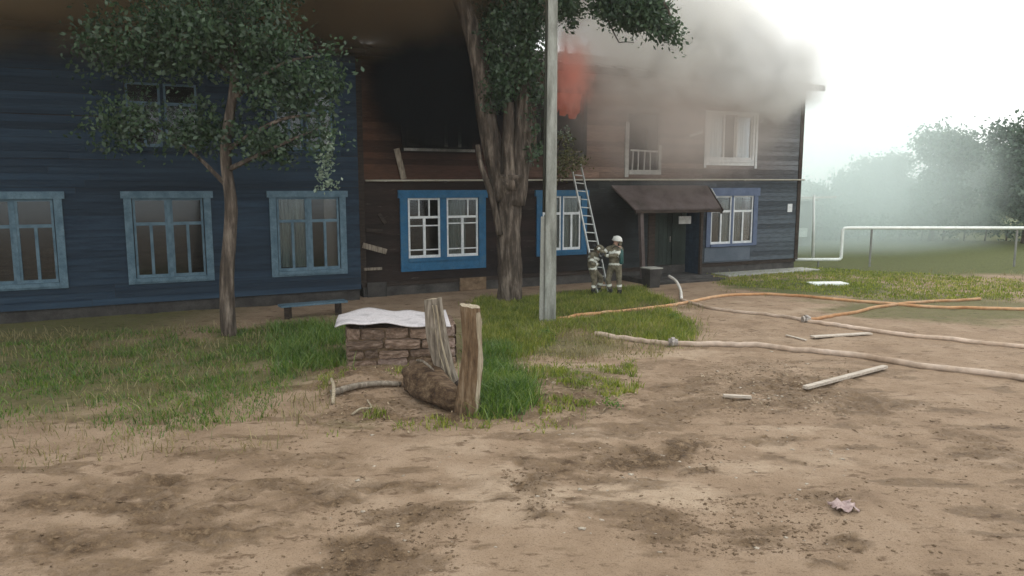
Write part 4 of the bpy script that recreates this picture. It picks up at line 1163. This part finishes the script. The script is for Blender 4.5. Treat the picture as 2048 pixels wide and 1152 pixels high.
while z < WH - 0.05:
    hh = min(r.uniform(0.17, 0.29), WH - z)
    x = 0.0
    while x < WL - 0.02:
        w = min(r.uniform(0.24, 0.72), WL - x)
        if WL - x - w < 0.12: w = WL - x
        o = link('block', r.choice(blks), wb_o, (x + 0.008, -0.02 + r.uniform(-0.05, 0.03), z + 0.006), (r.uniform(-0.05, 0.05), r.uniform(-0.06, 0.06), r.uniform(-0.05, 0.05)), (w - 0.02, 0.12, hh - r.uniform(0.015, 0.05)))
        pass
        x += w
    y = 0.10
    while y < WD - 0.05:
        w = min(r.uniform(0.26, 0.45), WD - y)
        for xx in (-0.02, WL - 0.10):
            link('block', blk, wb_o, (xx, y, z + 0.006), (0, 0, r.uniform(-0.02, 0.02)), (0.12, w - 0.016, hh - 0.014))
        y += w
    z += hh; row += 1
lid = MB()
nx_, ny_ = 30, 12
for j in range(ny_ + 1):
    for i in range(nx_ + 1):
        s_, t_ = i / nx_, j / ny_
        x = -0.20 + s_ * (WL + 0.10); y = -0.14 + t_ * (WD + 0.25)
        if s_ < 0.14: y += (0.14 - s_) * 1.8 * (0.5 - t_) * 1.3
        zz = WH + 0.055 + 0.045 * math.sin(s_ * 5.2 + 0.4) + 0.02 * math.sin(s_ * 17 + t_ * 3) + 0.025 * float(vnoise(np.array([s_ * 9]), np.array([t_ * 4]), 5)[0]) - (0.05 * max(0, 0.15 - s_) / 0.15)
        lid.v.append((x, y + 0.02 * math.sin(s_ * 23), zz + 0.03 * t_))
for j in range(ny_):
    for i in range(nx_):
        q = j * (nx_ + 1) + i
        lid.f.append((q, q + 1, q + nx_ + 2, q + nx_ + 1))
lo = lid.build('lid', M['lid_sheet'], wb_o, smooth=True)
sm = lo.modifiers.new('thick', 'SOLIDIFY'); sm.thickness = 0.022
for t in (0.12, 0.5, 0.85):
    MB().box(t * WL, t * WL + 0.07, 0.0, WD, WH - 0.028, WH + 0.01).build('lid_batten', M['dark_wood'], wb_o)

# ------------------------------------------------------------------ hoses
def hose(pts, r, mat, lab, name='fire_hose', lift=0.0, group='fire hoses across the yard', zs=None, n=9, wob=0.02):
    P = []
    for i, q in enumerate(pts):
        p = on(*q)
        P.append(Vector((p.x, p.y, 0)))
    P = smooth_path(P, n)
    rr = random.Random(len(pts) + int(r * 1000))
    out = []
    for i, p in enumerate(P):
        q = Vector((p.x + wob * rr.uniform(-0.3, 0.3), p.y + wob * math.sin(i * 0.7), 0))
        z = hz(q.x, q.y) + r * 0.75 + lift
        if zs: z = max(z, zs(i / (len(P) - 1)))
        out.append(Vector((q.x, q.y, z)))
    o0 = out[0].copy()
    e = empty(name, o0)
    tag(e, lab, 'fire hose', group)
    MB().tube([p - o0 for p in out], r, 10).build('hose_line', mat, e, smooth=True)
    return e, out
def coupling(e, p, d, r, mat):
    d = Vector(d).normalized()
    p = Vector(p) - e.location
    MB().tube([p - d * 0.09, p - d * 0.09, p - d * 0.03, p - d * 0.03, p + d * 0.04, p + d * 0.04, p + d * 0.10], [r * 1.1, r * 1.5, r * 1.5, r * 2.0, r * 2.0, r * 1.5, r * 1.3], 12).build('coupling', mat, e, smooth=False)
hA, oA = hose([(1112, 641), (1150, 634), (1200, 628), (1280, 621), (1345, 613), (1400, 602), (1450, 594), (1520, 590), (1600, 595), (1705, 603), (1900, 618), (2100, 622)], 0.045, M['hose_orange'], 'orange brown hose running from the pole foot across the yard to the right')
hB, oB = hose([(1363, 602), (1390, 611), (1430, 620), (1500, 628), (1560, 635), (1612, 646)], 0.045, M['hose_canvas'], 'pale canvas hose from the porch step to the coupling on the dirt')
hC, oC = hose([(1616, 647), (1660, 653), (1705, 659), (1800, 672), (2080, 700)], 0.05, M['hose_canvas'], 'pale hose running right from the coupling, nearer of the two there')
hE, oE = hose([(1614, 645), (1650, 637), (1705, 627), (1800, 610), (1960, 600)], 0.045, M['hose_orange'], 'orange hose running up to the right from the coupling')
hD, oD = hose([(1190, 671), (1240, 678), (1300, 686), (1345, 691), (1420, 693), (1500, 696), (1600, 705), (1705, 716), (1850, 738), (2080, 765)], 0.06, M['hose_canvas'], 'long thick pale hose lying nearest across the dirt')
coupling(hB, oB[-1] + Vector((0, 0, 0.03)), (1, 0.1, 0.0), 0.055, M['coupling_metal'])
dd = min(range(len(oD)), key=lambda i: (oD[i] - G(1347, 691)).length)
coupling(hD, oD[dd] + Vector((0, 0, 0.02)), (1, -0.1, 0), 0.062, M['coupling_metal'])
# short white rise of hose out of the porch
pp = [F(-6.6, 1.0, 0.24), F(-6.35, 1.9, 0.24), F(-6.05, 2.5, 0.46), F(-5.9, 2.75, 0.30)]
e_ = empty('fire_hose', pp[0]); tag(e_, 'short white hose curving down from the porch floor to the dirt', 'fire hose', 'fire hoses across the yard')
q1 = on(1341, 556); q2 = on(1363, 603)
hp = smooth_path([D(1338, 552, 24.6), D(1352, 562, 24.0), D(1361, 580, 23.3), D(1362, 594, 22.6), Vector((oB[0].x, oB[0].y, oB[0].z + 0.02))], 6)
hp = [Vector((p.x, p.y, max(p.z, hz(p.x, p.y) + 0.05))) for p in hp]
MB().tube([p - pp[0] for p in hp], 0.045, 10).build('hose_line', M['hose_white'], e_, smooth=True)

# ------------------------------------------------------------------ planks, sticks, rag, bin, slab, lawn pipe
def plank(pa, pb_, w, th, mat, lab, name='broken_plank', group=None, cat='plank', dz=0.03):
    a, b = on(*pa, dz), on(*pb_, dz)
    o = MB().bar((0, 0, 0), b - a, w, th).build(name, mat, bevel=0.004)
    o.location = a
    tag(o, lab, cat, group)
    return o
plank((1610, 783), (1770, 742), 0.10, 0.05, M['pale_plank'], 'long pale plank slanting up to the right on the dirt', dz=0.06)
plank((1624, 679), (1740, 671), 0.16, 0.03, M['pale_plank'], 'wide whitish plank lying between the two nearest hoses', dz=0.05)
plank((1446, 801), (1502, 801), 0.07, 0.04, M['pale_plank'], 'short pale lath left of the pale rubble chips', dz=0.04)
plank((1572, 675), (1612, 684), 0.06, 0.02, M['pale_plank'], 'small pale lath beside the wide whitish plank', dz=0.03)
def stick(pts, r0, r1, lab, mat=M['pale_split_wood']):
    P = smooth_path([on(px, py, dz) for px, py, dz in pts], 6)
    o = MB().tube([p - P[0] for p in P], [r0 + (r1 - r0) * i / (len(P) - 1) for i in range(len(P))], 8, flute=0.15, seed=int(r0 * 1000)).build('fallen_branch', mat, smooth=True)
    o.location = P[0]; tag(o, lab, 'branch', 'fallen branches near the well')
    return o
stick([(662, 803, 0.05), (710, 797, 0.07), (760, 790, 0.06), (802, 784, 0.05)], 0.055, 0.035, 'long pale bare branch lying left of the log', M['weathered_wood'])
stick([(664, 788, 0.12), (668, 800, 0.10), (666, 815, 0.02)], 0.025, 0.03, 'short forked pale stick at the left end of the bare branch')
stick([(704, 832, 0.02), (722, 828, 0.05), (742, 822, 0.04), (735, 812, 0.03)], 0.02, 0.012, 'small curled pale stick in front of the bare branch')
cl_ = on(1686, 1022)
mb = MB()
for j in range(9):
    for i in range(9):
        x, y = (i / 8 - 0.5) * 0.22, (j / 8 - 0.5) * 0.22
        mb.v.append((x + 0.02 * math.sin(j * 1.7), y + 0.02 * math.cos(i * 2.1), 0.03 + 0.03 * math.sin(i * 1.3 + j * 0.9) * math.cos(j * 1.1) + random.uniform(0, 0.012)))
for j in range(8):
    for i in range(8): mb.f.append((j * 9 + i, j * 9 + i + 1, j * 9 + i + 10, j * 9 + i + 9))
rag = mb.build('cloth_rag', M['cloth_pink'], smooth=True); rag.location = cl_
rag.modifiers.new('thick', 'SOLIDIFY').thickness = 0.006
tag(rag, 'crumpled pink and white rag on the dirt near the lower right', 'rag')

bn = empty('rubbish_bin', F(-8.55, 1.9, 0), BANG)
tag(bn, 'grey metal bin standing in shade left of the porch post', 'bin')
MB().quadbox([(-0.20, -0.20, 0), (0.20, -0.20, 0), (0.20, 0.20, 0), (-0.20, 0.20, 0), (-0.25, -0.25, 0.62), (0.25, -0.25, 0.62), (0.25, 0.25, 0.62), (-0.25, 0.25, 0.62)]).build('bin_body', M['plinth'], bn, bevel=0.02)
bars([(-0.27, 0.27, 0.62, 0.66)], -0.27, 0.27).build('rim', M['concrete'], bn, bevel=0.01)

sl = G(1655, 569)
so = MB().box(-0.62, 0.62, -0.28, 0.28, -0.02, 0.07).build('concrete_slab', M['lawn_pipe_paint'], bevel=0.015)
so.location = (sl.x, sl.y, 0.0); so.rotation_euler = (0, 0, 0.1)
tag(so, 'pale concrete slab lying on the lawn below the pipe', 'slab')

PD = 31.0
lp = empty('lawn_pipe', (D(1597, 519, PD).x, PD, 0))
tag(lp, 'white gas pipe running low over the lawn with a raised square bend', 'pipe')
z0 = D(1640, 519, PD).z; z1 = D(1690, 456, PD).z
xa, xb, xc = D(1560, 519, PD).x, D(1682, 519, PD).x, 30.0
o_ = lp.location
def PV(x, z): return Vector((x, PD, z)) - o_
MB().tube([PV(xa, z0), PV(xb - 0.15, z0), PV(xb - 0.05, z0 + 0.02), PV(xb, z0 + 0.08), PV(xb, z0 + 0.2), PV(xb, z1 - 0.18), PV(xb + 0.02, z1 - 0.07), PV(xb + 0.08, z1 - 0.01), PV(xb + 0.2, z1), PV(xc, z1)], 0.065, 10).build('pipe_run', M['lawn_pipe_paint'], lp, smooth=True)
for x, zt in ((xa + 1.6, z0), (xb + 1.2, z1), (xb + 7.2, z1), (xb + 13.2, z1)):
    MB().bar(PV(x, -0.1), PV(x, zt - 0.05), 0.06, 0.06).build('support_post', M['shed_wall'], lp)
pt = D(1624, 512, 33.5)
lpost = empty('clothesline_post', (pt.x, 33.5, 0))
tag(lpost, 'slim pale post with crossbar on the hazy lawn right of the house', 'post')
MB().tube([(0.05, 0, -0.1), (0, 0, 1.5), (-0.06, 0, D(1621, 390, 33.5).z)], [0.075, 0.065, 0.05], 8).build('shaft', M['lawn_pipe_paint'], lpost, smooth=True)
zc = D(1624, 396, 33.5).z
MB().bar((-0.75, 0, zc), (0.95, 0, zc + 0.05), 0.05, 0.06).build('crossbar', M['lawn_pipe_paint'], lpost)
shd = empty('shed', (D(1605, 500, 42).x, 42, 0))
tag(shd, 'low grey shed half hidden behind the right corner of the house', 'shed')
zt = D(1605, 402, 42).z
MB().box(-3.2, 0.42, 0, 3.0, 0, zt).build('wall', M['shed_wall'], shd)
MB().quadbox([(-3.4, -0.3, zt), (0.62, -0.3, zt), (0.62, 3.2, zt + 0.3), (-3.4, 3.2, zt + 0.3), (-3.4, -0.3, zt + 0.12), (0.62, -0.3, zt + 0.12), (0.62, 3.2, zt + 0.42), (-3.4, 3.2, zt + 0.42)]).build('roof', M['concrete'], shd)
MB().box(-0.45, 0.2, -0.05, -0.001, 0.5, 1.0).build('window', M['lawn_pipe_paint'], shd)
MB().box(-1.5, -0.7, -0.04, -0.001, 0.0, 1.9).build('door', M['dark_wood'], shd)

# ------------------------------------------------------------------ grass, weeds, litter, clods
def scatter_poly(poly, n, r):
    P = [G(*q) for q in poly]
    X = np.array([p.x for p in P]); Yy = np.array([p.y for p in P])
    out = []
    tot = 0
    while tot < n:
        x = r.uniform(X.min(), X.max(), n * 3); y = r.uniform(Yy.min(), Yy.max(), n * 3)
        ins = np.zeros(len(x), bool)
        j = len(P) - 1
        for i in range(len(P)):
            c = ((Yy[i] > y) != (Yy[j] > y)) & (x < (X[j] - X[i]) * (y - Yy[i]) / (Yy[j] - Yy[i] + 1e-9) + X[i])
            ins ^= c; j = i
        out.append(np.stack([x[ins], y[ins]], 1)); tot += ins.sum()
    return np.concatenate(out)[:n]

def blades(polys, name, mat, lab, h=(0.08, 0.2), w=0.008, seed=1, tuft=0.06, per=9, thin=0.0, bend=0.5):
    r = np.random.default_rng(seed)
    C_ = []
    for poly, n in polys:
        c = scatter_poly(poly, max(1, n // per), r)
        if thin:
            keep = fbm(c[:, 0] * 1.6, c[:, 1] * 1.6, seed, 3) > thin
            c = c[keep]
        c = np.repeat(c, per, 0) + r.normal(size=(len(c) * per, 2)) * tuft
        C_.append(c)
    C_ = np.concatenate(C_); n = len(C_)
    z = height(C_[:, 0], C_[:, 1])
    hh = h[0] + (h[1] - h[0]) * r.random(n) ** 1.5
    hh *= 0.6 + 0.8 * fbm(C_[:, 0] * 1.5, C_[:, 1] * 1.5, seed + 5, 2)
    a = r.uniform(0, 2 * np.pi, n); b = r.uniform(0, 2 * np.pi, n)
    wv = np.stack([np.cos(a), np.sin(a), np.zeros(n)], 1) * (w * (0.6 + 0.8 * r.random(n)))[:, None]
    lean = np.stack([np.cos(b), np.sin(b), np.zeros(n)], 1) * (hh * bend * r.random(n))[:, None]
    base = np.stack([C_[:, 0], C_[:, 1], z - 0.01], 1)
    up = np.array([0, 0, 1.0])
    mid = base + lean * 0.35 + up * (hh * 0.6)[:, None]
    tip = base + lean + up * hh[:, None]
    V_ = np.stack([base - wv, base + wv, mid + wv * 0.8, mid - wv * 0.8, tip - wv * 0.15, tip + wv * 0.15], 1).reshape(-1, 3)
    k = np.arange(n)[:, None] * 6
    Q_ = np.concatenate([k + np.array([0, 1, 2, 3]), k + np.array([3, 2, 5, 4])], 0)
    o = link(name, np_mesh(name, V_, Q_, mat))
    tag(o, lab, 'grass', kind='stuff')
    return o
blades([([(955, 600), (1080, 600), (1120, 648), (1090, 690), (1040, 715), (960, 740)], 26000), ([(1110, 600), (1300, 590), (1345, 606), (1200, 622), (1112, 636)], 13000),
        ([(1120, 645), (1200, 636), (1330, 622), (1385, 650), (1370, 690), (1250, 678), (1180, 668), (1120, 662)], 14000), ([(1060, 595), (1290, 575), (1290, 592), (1060, 612)], 6000)],
       'grass', M['grass'], 'bright green ragged grass round the pole and along the hose', (0.05, 0.19), 0.008, 3, 0.13, bend=0.8, thin=0.30)
blades([([(955, 700), (1010, 690), (1062, 780), (1050, 830), (985, 838), (955, 830)], 9000), ([(540, 655), (692, 650), (692, 738), (560, 760)], 9000)],
       'tall_grass', M['grass_lush'], 'lush dark green tall grass clump right of the split post', (0.06, 0.30), 0.007, 5, 0.13, bend=1.3, thin=0.40)
blades([([(1040, 740), (1260, 730), (1290, 780), (1180, 830), (1060, 840)], 5200), ([(640, 740), (900, 740), (900, 770), (640, 800)], 1500), ([(640, 820), (800, 830), (960, 838), (1060, 850), (640, 870)], 900)],
       'weeds', M['grass'], 'sparse weeds growing over the dirt mound', (0.04, 0.13), 0.008, 8, 0.05, thin=0.5, bend=0.9)
blades([([(1420, 545), (1600, 535), (1800, 545), (2060, 560), (2060, 600), (1720, 598), (1560, 578), (1440, 570)], 16000)],
       'lawn', M['grass'], 'short lawn at the right corner of the house', (0.04, 0.10), 0.014, 11, 0.12, bend=0.5)
blades([([(-60, 680), (540, 650), (600, 760), (500, 850), (-60, 900)], 24000)],
       'rough_grass', M['grass_lush'], 'rough dark grass under the trees at the left', (0.03, 0.13), 0.007, 14, 0.12, thin=0.47, bend=1.1)
M['dry_grass'] = leaf_mat('dry_grass', (0.10, 0.095, 0.03), (0.24, 0.20, 0.08), (0.42, 0.35, 0.17), 0.4)
blades([([(940, 610), (1130, 600), (1400, 610), (1420, 690), (1250, 700), (1090, 730), (1070, 850), (940, 845)], 5200), ([(-60, 670), (690, 640), (690, 800), (600, 900), (-60, 940)], 7000), ([(1400, 545), (2060, 545), (2060, 612), (1720, 606), (1430, 585)], 2500), ([(1040, 655), (1330, 650), (1330, 720), (1040, 740)], 3000)],
       'dry_stalks', M['dry_grass'], 'dry straw coloured stalks thinning out at the grass edges', (0.04, 0.20), 0.006, 21, 0.16, thin=0.40, bend=1.3)
blades([([(1040, 660), (1380, 655), (1330, 715), (1180, 730), (1040, 745)], 3800), ([(980, 830), (1120, 840), (1100, 865), (960, 860)], 300)],
       'trampled_grass', M['grass'], 'thin trampled grass on the olive ground below the hose', (0.03, 0.09), 0.007, 22, 0.15, thin=0.47, bend=1.4)
# broad weed leaves near the clump
V_, Q_ = leaf_cloud([(tuple(on(px, py, 0.08)), (rx, 0.18, 0.06), n) for px, py, rx, n in ((1010, 820, 0.3, 260), (1040, 790, 0.25, 200), (985, 740, 0.2, 200), (1090, 675, 0.2, 160), (1350, 640, 0.2, 120), (1220, 825, 0.2, 60))], size=(0.04, 0.08), clump=0.06, per=10, seed=51)
tag(link('broadleaf_weeds', np_mesh('broadleaf_weeds', V_, Q_, M['grass_lush'])), 'broad leaved weeds at the foot of the tall grass', 'weeds', kind='stuff')
# dry litter and chips
def litter(polys, name, mat, lab, size, seed, flat=True):
    r = np.random.default_rng(seed)
    C_ = np.concatenate([scatter_poly(p, n, r) for p, n in polys]); n = len(C_)
    z = height(C_[:, 0], C_[:, 1])
    P = np.stack([C_[:, 0], C_[:, 1], z + 0.012], 1)
    a = r.normal(size=(n, 3)); a[:, 2] *= 0.3; a /= np.linalg.norm(a, axis=1)[:, None]
    b = np.cross(a, np.array([0, 0, 1.0])); b /= np.linalg.norm(b, axis=1)[:, None]
    L = (size[0] + (size[1] - size[0]) * r.random(n) ** 2)[:, None]
    V_ = np.stack([P - a * L, P + b * L * 0.35, P + a * L, P - b * L * 0.35], 1).reshape(-1, 3)
    o = link(name, np_mesh(name, V_, np.arange(n * 4).reshape(n, 4), mat)); tag(o, lab, 'litter', kind='stuff')
litter([([(1040, 730), (1290, 730), (1290, 800), (1180, 845), (960, 850)], 1400), ([(640, 740), (900, 740), (960, 860), (640, 870)], 1300), ([(1400, 740), (1705, 740), (1705, 830), (1380, 830)], 900)],
       'dry_litter', M['dry_litter'], 'dry leaves, straw and wood chips strewn over the mounds', (0.012, 0.05), 3)
def clods(polys, name, mat, lab, size, seed):
    r = np.random.default_rng(seed)
    C_ = np.concatenate([scatter_poly(p, n, r) for p, n in polys]); n = len(C_)
    z = height(C_[:, 0], C_[:, 1])
    ico = np.array([(1, 0, 0), (-1, 0, 0), (0, 1, 0), (0, -1, 0), (0, 0, 1), (0, 0, -1), (.6, .6, .55), (-.6, .6, .5), (-.6, -.6, .5), (.6, -.6, .55)])
    faces = [(4, 6, 2, 7), (4, 7, 1, 8), (4, 8, 3, 9), (4, 9, 0, 6), (0, 2, 6, 6), (2, 1, 7, 7), (1, 3, 8, 8), (3, 0, 9, 9)]
    faces = [(4, 6, 2, 7), (4, 7, 1, 8), (4, 8, 3, 9), (4, 9, 0, 6), (6, 0, 5, 2), (7, 2, 5, 1), (8, 1, 5, 3), (9, 3, 5, 0)]
    s = (size[0] + (size[1] - size[0]) * r.random(n) ** 3)
    sc = np.stack([s * r.uniform(0.7, 1.3, n), s * r.uniform(0.7, 1.3, n), s * r.uniform(0.4, 0.8, n)], 1)
    an = r.uniform(0, 6.28, n)
    base = ico[None] * (1 + 0.25 * r.normal(size=(n, 10, 1))) * sc[:, None, :]
    x = base[:, :, 0] * np.cos(an)[:, None] - base[:, :, 1] * np.sin(an)[:, None]
    y = base[:, :, 0] * np.sin(an)[:, None] + base[:, :, 1] * np.cos(an)[:, None]
    V_ = np.stack([x + C_[:, 0:1], y + C_[:, 1:2], base[:, :, 2] * 0.7 + z[:, None] - sc[:, 2:3] * 0.1], 2).reshape(-1, 3)
    Q_ = (np.arange(n)[:, None, None] * 10 + np.array(faces)[None]).reshape(-1, 4)
    o = link(name, np_mesh(name, V_, Q_, mat)); tag(o, lab, 'dirt clods', kind='stuff')
M['chip'] = rough_mat('chip', (0.35, 0.29, 0.22), (0.62, 0.54, 0.44), 5, 0.9, 0.3, world=True, fine=40)
clods([([(640, 1000), (960, 1010), (900, 1152), (640, 1152)], 900), ([(1330, 1000), (1705, 980), (1705, 1110), (1400, 1110), (1200, 1070)], 1500), ([(1160, 890), (1450, 880), (1450, 950), (1160, 960)], 700), ([(1000, 940), (1110, 940), (1110, 1050), (1020, 1040)], 350),
       ([(640, 870), (1705, 850), (1705, 1152), (640, 1152)], 500), ([(1380, 720), (1705, 720), (1705, 850), (1300, 850)], 1500), ([(1040, 740), (1280, 740), (1280, 850), (960, 850)], 900), ([(0, 900), (640, 870), (640, 1152), (0, 1152)], 1200), ([(1705, 800), (2048, 800), (2048, 1152), (1705, 1152)], 900),
       ([(640, 750), (830, 750), (830, 860), (640, 860)], 500)],
      'dirt_clods', M['clod'], 'crumbled brown dirt clods scattered in the ruts', (0.004, 0.026), 3)
clods([([(1505, 790), (1562, 790), (1566, 803), (1505, 803)], 26), ([(1195, 798), (1215, 798), (1205, 815), (1190, 815)], 5), ([(1090, 768), (1120, 768), (1120, 778), (1090, 778)], 8), ([(640, 870), (1705, 850), (1705, 1152), (640, 1152)], 160), ([(1400, 700), (1705, 700), (1705, 830), (1400, 830)], 60)],
      'pale_chips', M['chip'], 'pale stone and wood chips lying on the dirt', (0.008, 0.04), 9)

# ------------------------------------------------------------------ flames, smoke and haze
def fire_mat():
    m = bpy.data.materials.new('flame'); m.use_nodes = True
    n, l = m.node_tree.nodes, m.node_tree.links
    n.clear()
    out = n.new('ShaderNodeOutputMaterial')
    em = n.new('ShaderNodeEmission'); g = n.new('ShaderNodeNewGeometry')
    t = noise_node(n, l, g.outputs['Position'], 3.0, 3)
    r = ramp(n, [(0.3, (0.85, 0.07, 0.02)), (0.7, (1.0, 0.22, 0.08))]); l.new(t.outputs['Fac'], r.inputs['Fac'])
    l.new(r.outputs['Color'], em.inputs['Color']); em.inputs['Strength'].default_value = 0.13
    l.new(em.outputs[0], out.inputs['Surface'])
    return m
M['flame'] = fire_mat()
fl = empty('flames', F(-10.65, 0.25, 5.9)); fl.rotation_euler = (0, 0, BANG)
tag(fl, 'orange red flames bursting above the upstairs window right of the pole', 'fire')
rf_ = random.Random(4)
for k in range(9):
    x = -0.50 + k * 0.125; h_ = rf_.uniform(0.9, 1.75) * (1 - 0.35 * abs(k - 4) / 4); w = rf_.uniform(0.10, 0.16)
    pts = smooth_path([(x, 0.15, -0.5), (x + rf_.uniform(-.05, .05), 0, 0.0), (x + rf_.uniform(-.1, .1), -0.12, h_ * 0.5), (x + rf_.uniform(-.16, .16), -0.1, h_)], 4)
    nn_ = len(pts)
    lift_ = rf_.uniform(0.15, 0.75)
    pts = [Vector((p.x, p.y + 0.5, p.z + lift_)) for p in pts]
    MB().tube(pts, [w * (0.5 + 1.2 * math.sin(math.pi * min(1, i / nn_ * 1.0 + 0.12))) * (1 - (i / (nn_ - 1)) ** 3) + 0.004 for i in range(nn_)], 10, flute=0.12, seed=k, squash=0.6).build('flame_tongue', M['flame'], fl, smooth=True)

fv = bpy.data.materials.new('fire_gas'); fv.use_nodes = True
n, l = fv.node_tree.nodes, fv.node_tree.links
n.clear()
fo = n.new('ShaderNodeOutputMaterial'); pv = n.new('ShaderNodeVolumePrincipled')
tc = n.new('ShaderNodeTexCoord'); ln = n.new('ShaderNodeVectorMath'); ln.operation = 'LENGTH'; l.new(tc.outputs['Object'], ln.inputs[0])
g = n.new('ShaderNodeNewGeometry'); mp = n.new('ShaderNodeMapping'); mp.inputs['Scale'].default_value = (1, 1, 0.45); l.new(g.outputs['Position'], mp.inputs['Vector'])
t = noise_node(n, l, mp.outputs[0], 3.5, 3)
x = mathn(n, l, 'ADD', mathn(n, l, 'SUBTRACT', 1.0, ln.outputs['Value'], True), mathn(n, l, 'MULTIPLY', mathn(n, l, 'SUBTRACT', t.outputs['Fac'], 0.55), 1.3), True)
pv.inputs['Color'].default_value = (0.75, 0.55, 0.5, 1)
l.new(mathn(n, l, 'MULTIPLY', x, 4.0), pv.inputs['Density'])
pv.inputs['Emission Color'].default_value = (1.0, 0.22, 0.13, 1)
l.new(mathn(n, l, 'MULTIPLY', x, 0.42), pv.inputs['Emission Strength'])
l.new(pv.outputs[0], fo.inputs['Volume'])
fb = MB().ball((0, 0, 0), 1.0, 20, 12).build('fire_body', fv, fl)
fb.location = (-0.42, -0.62, 1.0); fb.scale = (0.95, 0.55, 1.45)

def smoke_mat(name, color, dens, nscale=0.6, a=1.6, b=1.6, absorb=None, aniso=0.2, stretch=(1, 1, 1), soft=4.0):
    m = bpy.data.materials.new(name); m.use_nodes = True
    n, l = m.node_tree.nodes, m.node_tree.links
    n.clear()
    out = n.new('ShaderNodeOutputMaterial')
    pv = n.new('ShaderNodeVolumePrincipled')
    pv.inputs['Color'].default_value = (*color, 1)
    pv.inputs['Anisotropy'].default_value = aniso
    tc = n.new('ShaderNodeTexCoord')
    ln = n.new('ShaderNodeVectorMath'); ln.operation = 'LENGTH'; l.new(tc.outputs['Object'], ln.inputs[0])
    inv = mathn(n, l, 'SUBTRACT', 1.0, ln.outputs['Value'], True)
    g = n.new('ShaderNodeNewGeometry')
    mp = n.new('ShaderNodeMapping'); mp.inputs['Scale'].default_value = stretch; l.new(g.outputs['Position'], mp.inputs['Vector'])
    t = noise_node(n, l, mp.outputs[0], nscale, 5, 0.65)
    t.inputs['Distortion'].default_value = 0.6
    x = mathn(n, l, 'ADD', mathn(n, l, 'MULTIPLY', inv, a), mathn(n, l, 'MULTIPLY', mathn(n, l, 'SUBTRACT', t.outputs['Fac'], 0.5), b), True)
    sm_ = mathn(n, l, 'MULTIPLY', inv, soft, True)
    dn = mathn(n, l, 'MULTIPLY', mathn(n, l, 'MULTIPLY', x, sm_), dens)
    l.new(dn, pv.inputs['Density'])
    l.new(pv.outputs[0], out.inputs['Volume'])
    return m
sph = MB().ball((0, 0, 0), 1.0, 24, 14).mesh('smoke')
def smoke(u, outw, z, ru, ry, rz, mat, lab, tilt=0.0):
    me = sph.copy(); me.materials.append(mat)
    o = link('smoke', me, None, F(u, outw, z), (0, tilt, BANG), (ru, ry, rz))
    tag(o, lab, 'smoke', kind='stuff')
    return o
smoke(-15.2, 0.8, 6.2, 2.7, 1.5, 2.2, smoke_mat('smoke_black', (0.03, 0.035, 0.045), 3.5, 0.9, 2.0, 1.8), 'black smoke pouring from the burnt upstairs window at the left')
smoke(-26.0, 0.3, 11.2, 18.5, 6.5, 5.2, smoke_mat('smoke_brown', (0.42, 0.32, 0.20), 2.4, 0.45, 3.0, 2.2), 'dense brown smoke bank over the left part of the roof')
smoke(-16.3, 0.2, 9.4, 6.2, 3.2, 2.7, smoke_mat('smoke_umber', (0.34, 0.25, 0.17), 2.6, 0.8, 2.4, 2.6), 'umber smoke boiling up behind the forked tree')
smoke(-8.0, 1.0, 8.9, 6.0, 2.7, 3.1, smoke_mat('smoke_grey', (0.99, 0.985, 0.96), 1.5, 0.6, 1.9, 4.2, soft=2.4, aniso=0.0), 'grey smoke rising over the middle of the roof')
smoke(-4.0, 1.1, 7.75, 5.0, 1.8, 2.3, smoke_mat('smoke_pale', (0.99, 0.99, 0.975), 2.5, 0.7, 2.0, 4.4, soft=2.6, aniso=0.0), 'pale smoke curling over the right eaves', 0.10)
smoke(-6.6, 1.0, 6.2, 7.2, 1.5, 3.6, smoke_mat('smoke_veil', (0.97, 0.90, 0.85), 0.60, 0.6, 1.6, 1.6, soft=2.0, aniso=0.0), 'thin brownish smoke veil in front of the upstairs wall')
smoke(10.5, -8.0, 3.0, 15.0, 8.5, 8.5, smoke_mat('smoke_drift', (0.90, 0.99, 0.97), 0.11, 0.2, 1.8, 1.0), 'pale smoke drifting over the lawn behind the right corner')

hm = bpy.data.materials.new('haze_air'); hm.use_nodes = True
n, l = hm.node_tree.nodes, hm.node_tree.links
n.clear()
ho_ = n.new('ShaderNodeOutputMaterial'); pv = n.new('ShaderNodeVolumePrincipled')
pv.inputs['Color'].default_value = (0.96, 0.99, 0.98, 1); pv.inputs['Density'].default_value = 0.0006
l.new(pv.outputs[0], ho_.inputs['Volume'])
hb = MB().box(-430, 430, -45, 710, -1.5, 15.5).build('haze', hm)
tag(hb, 'thin smoky haze hanging over the whole yard', 'haze', kind='stuff')
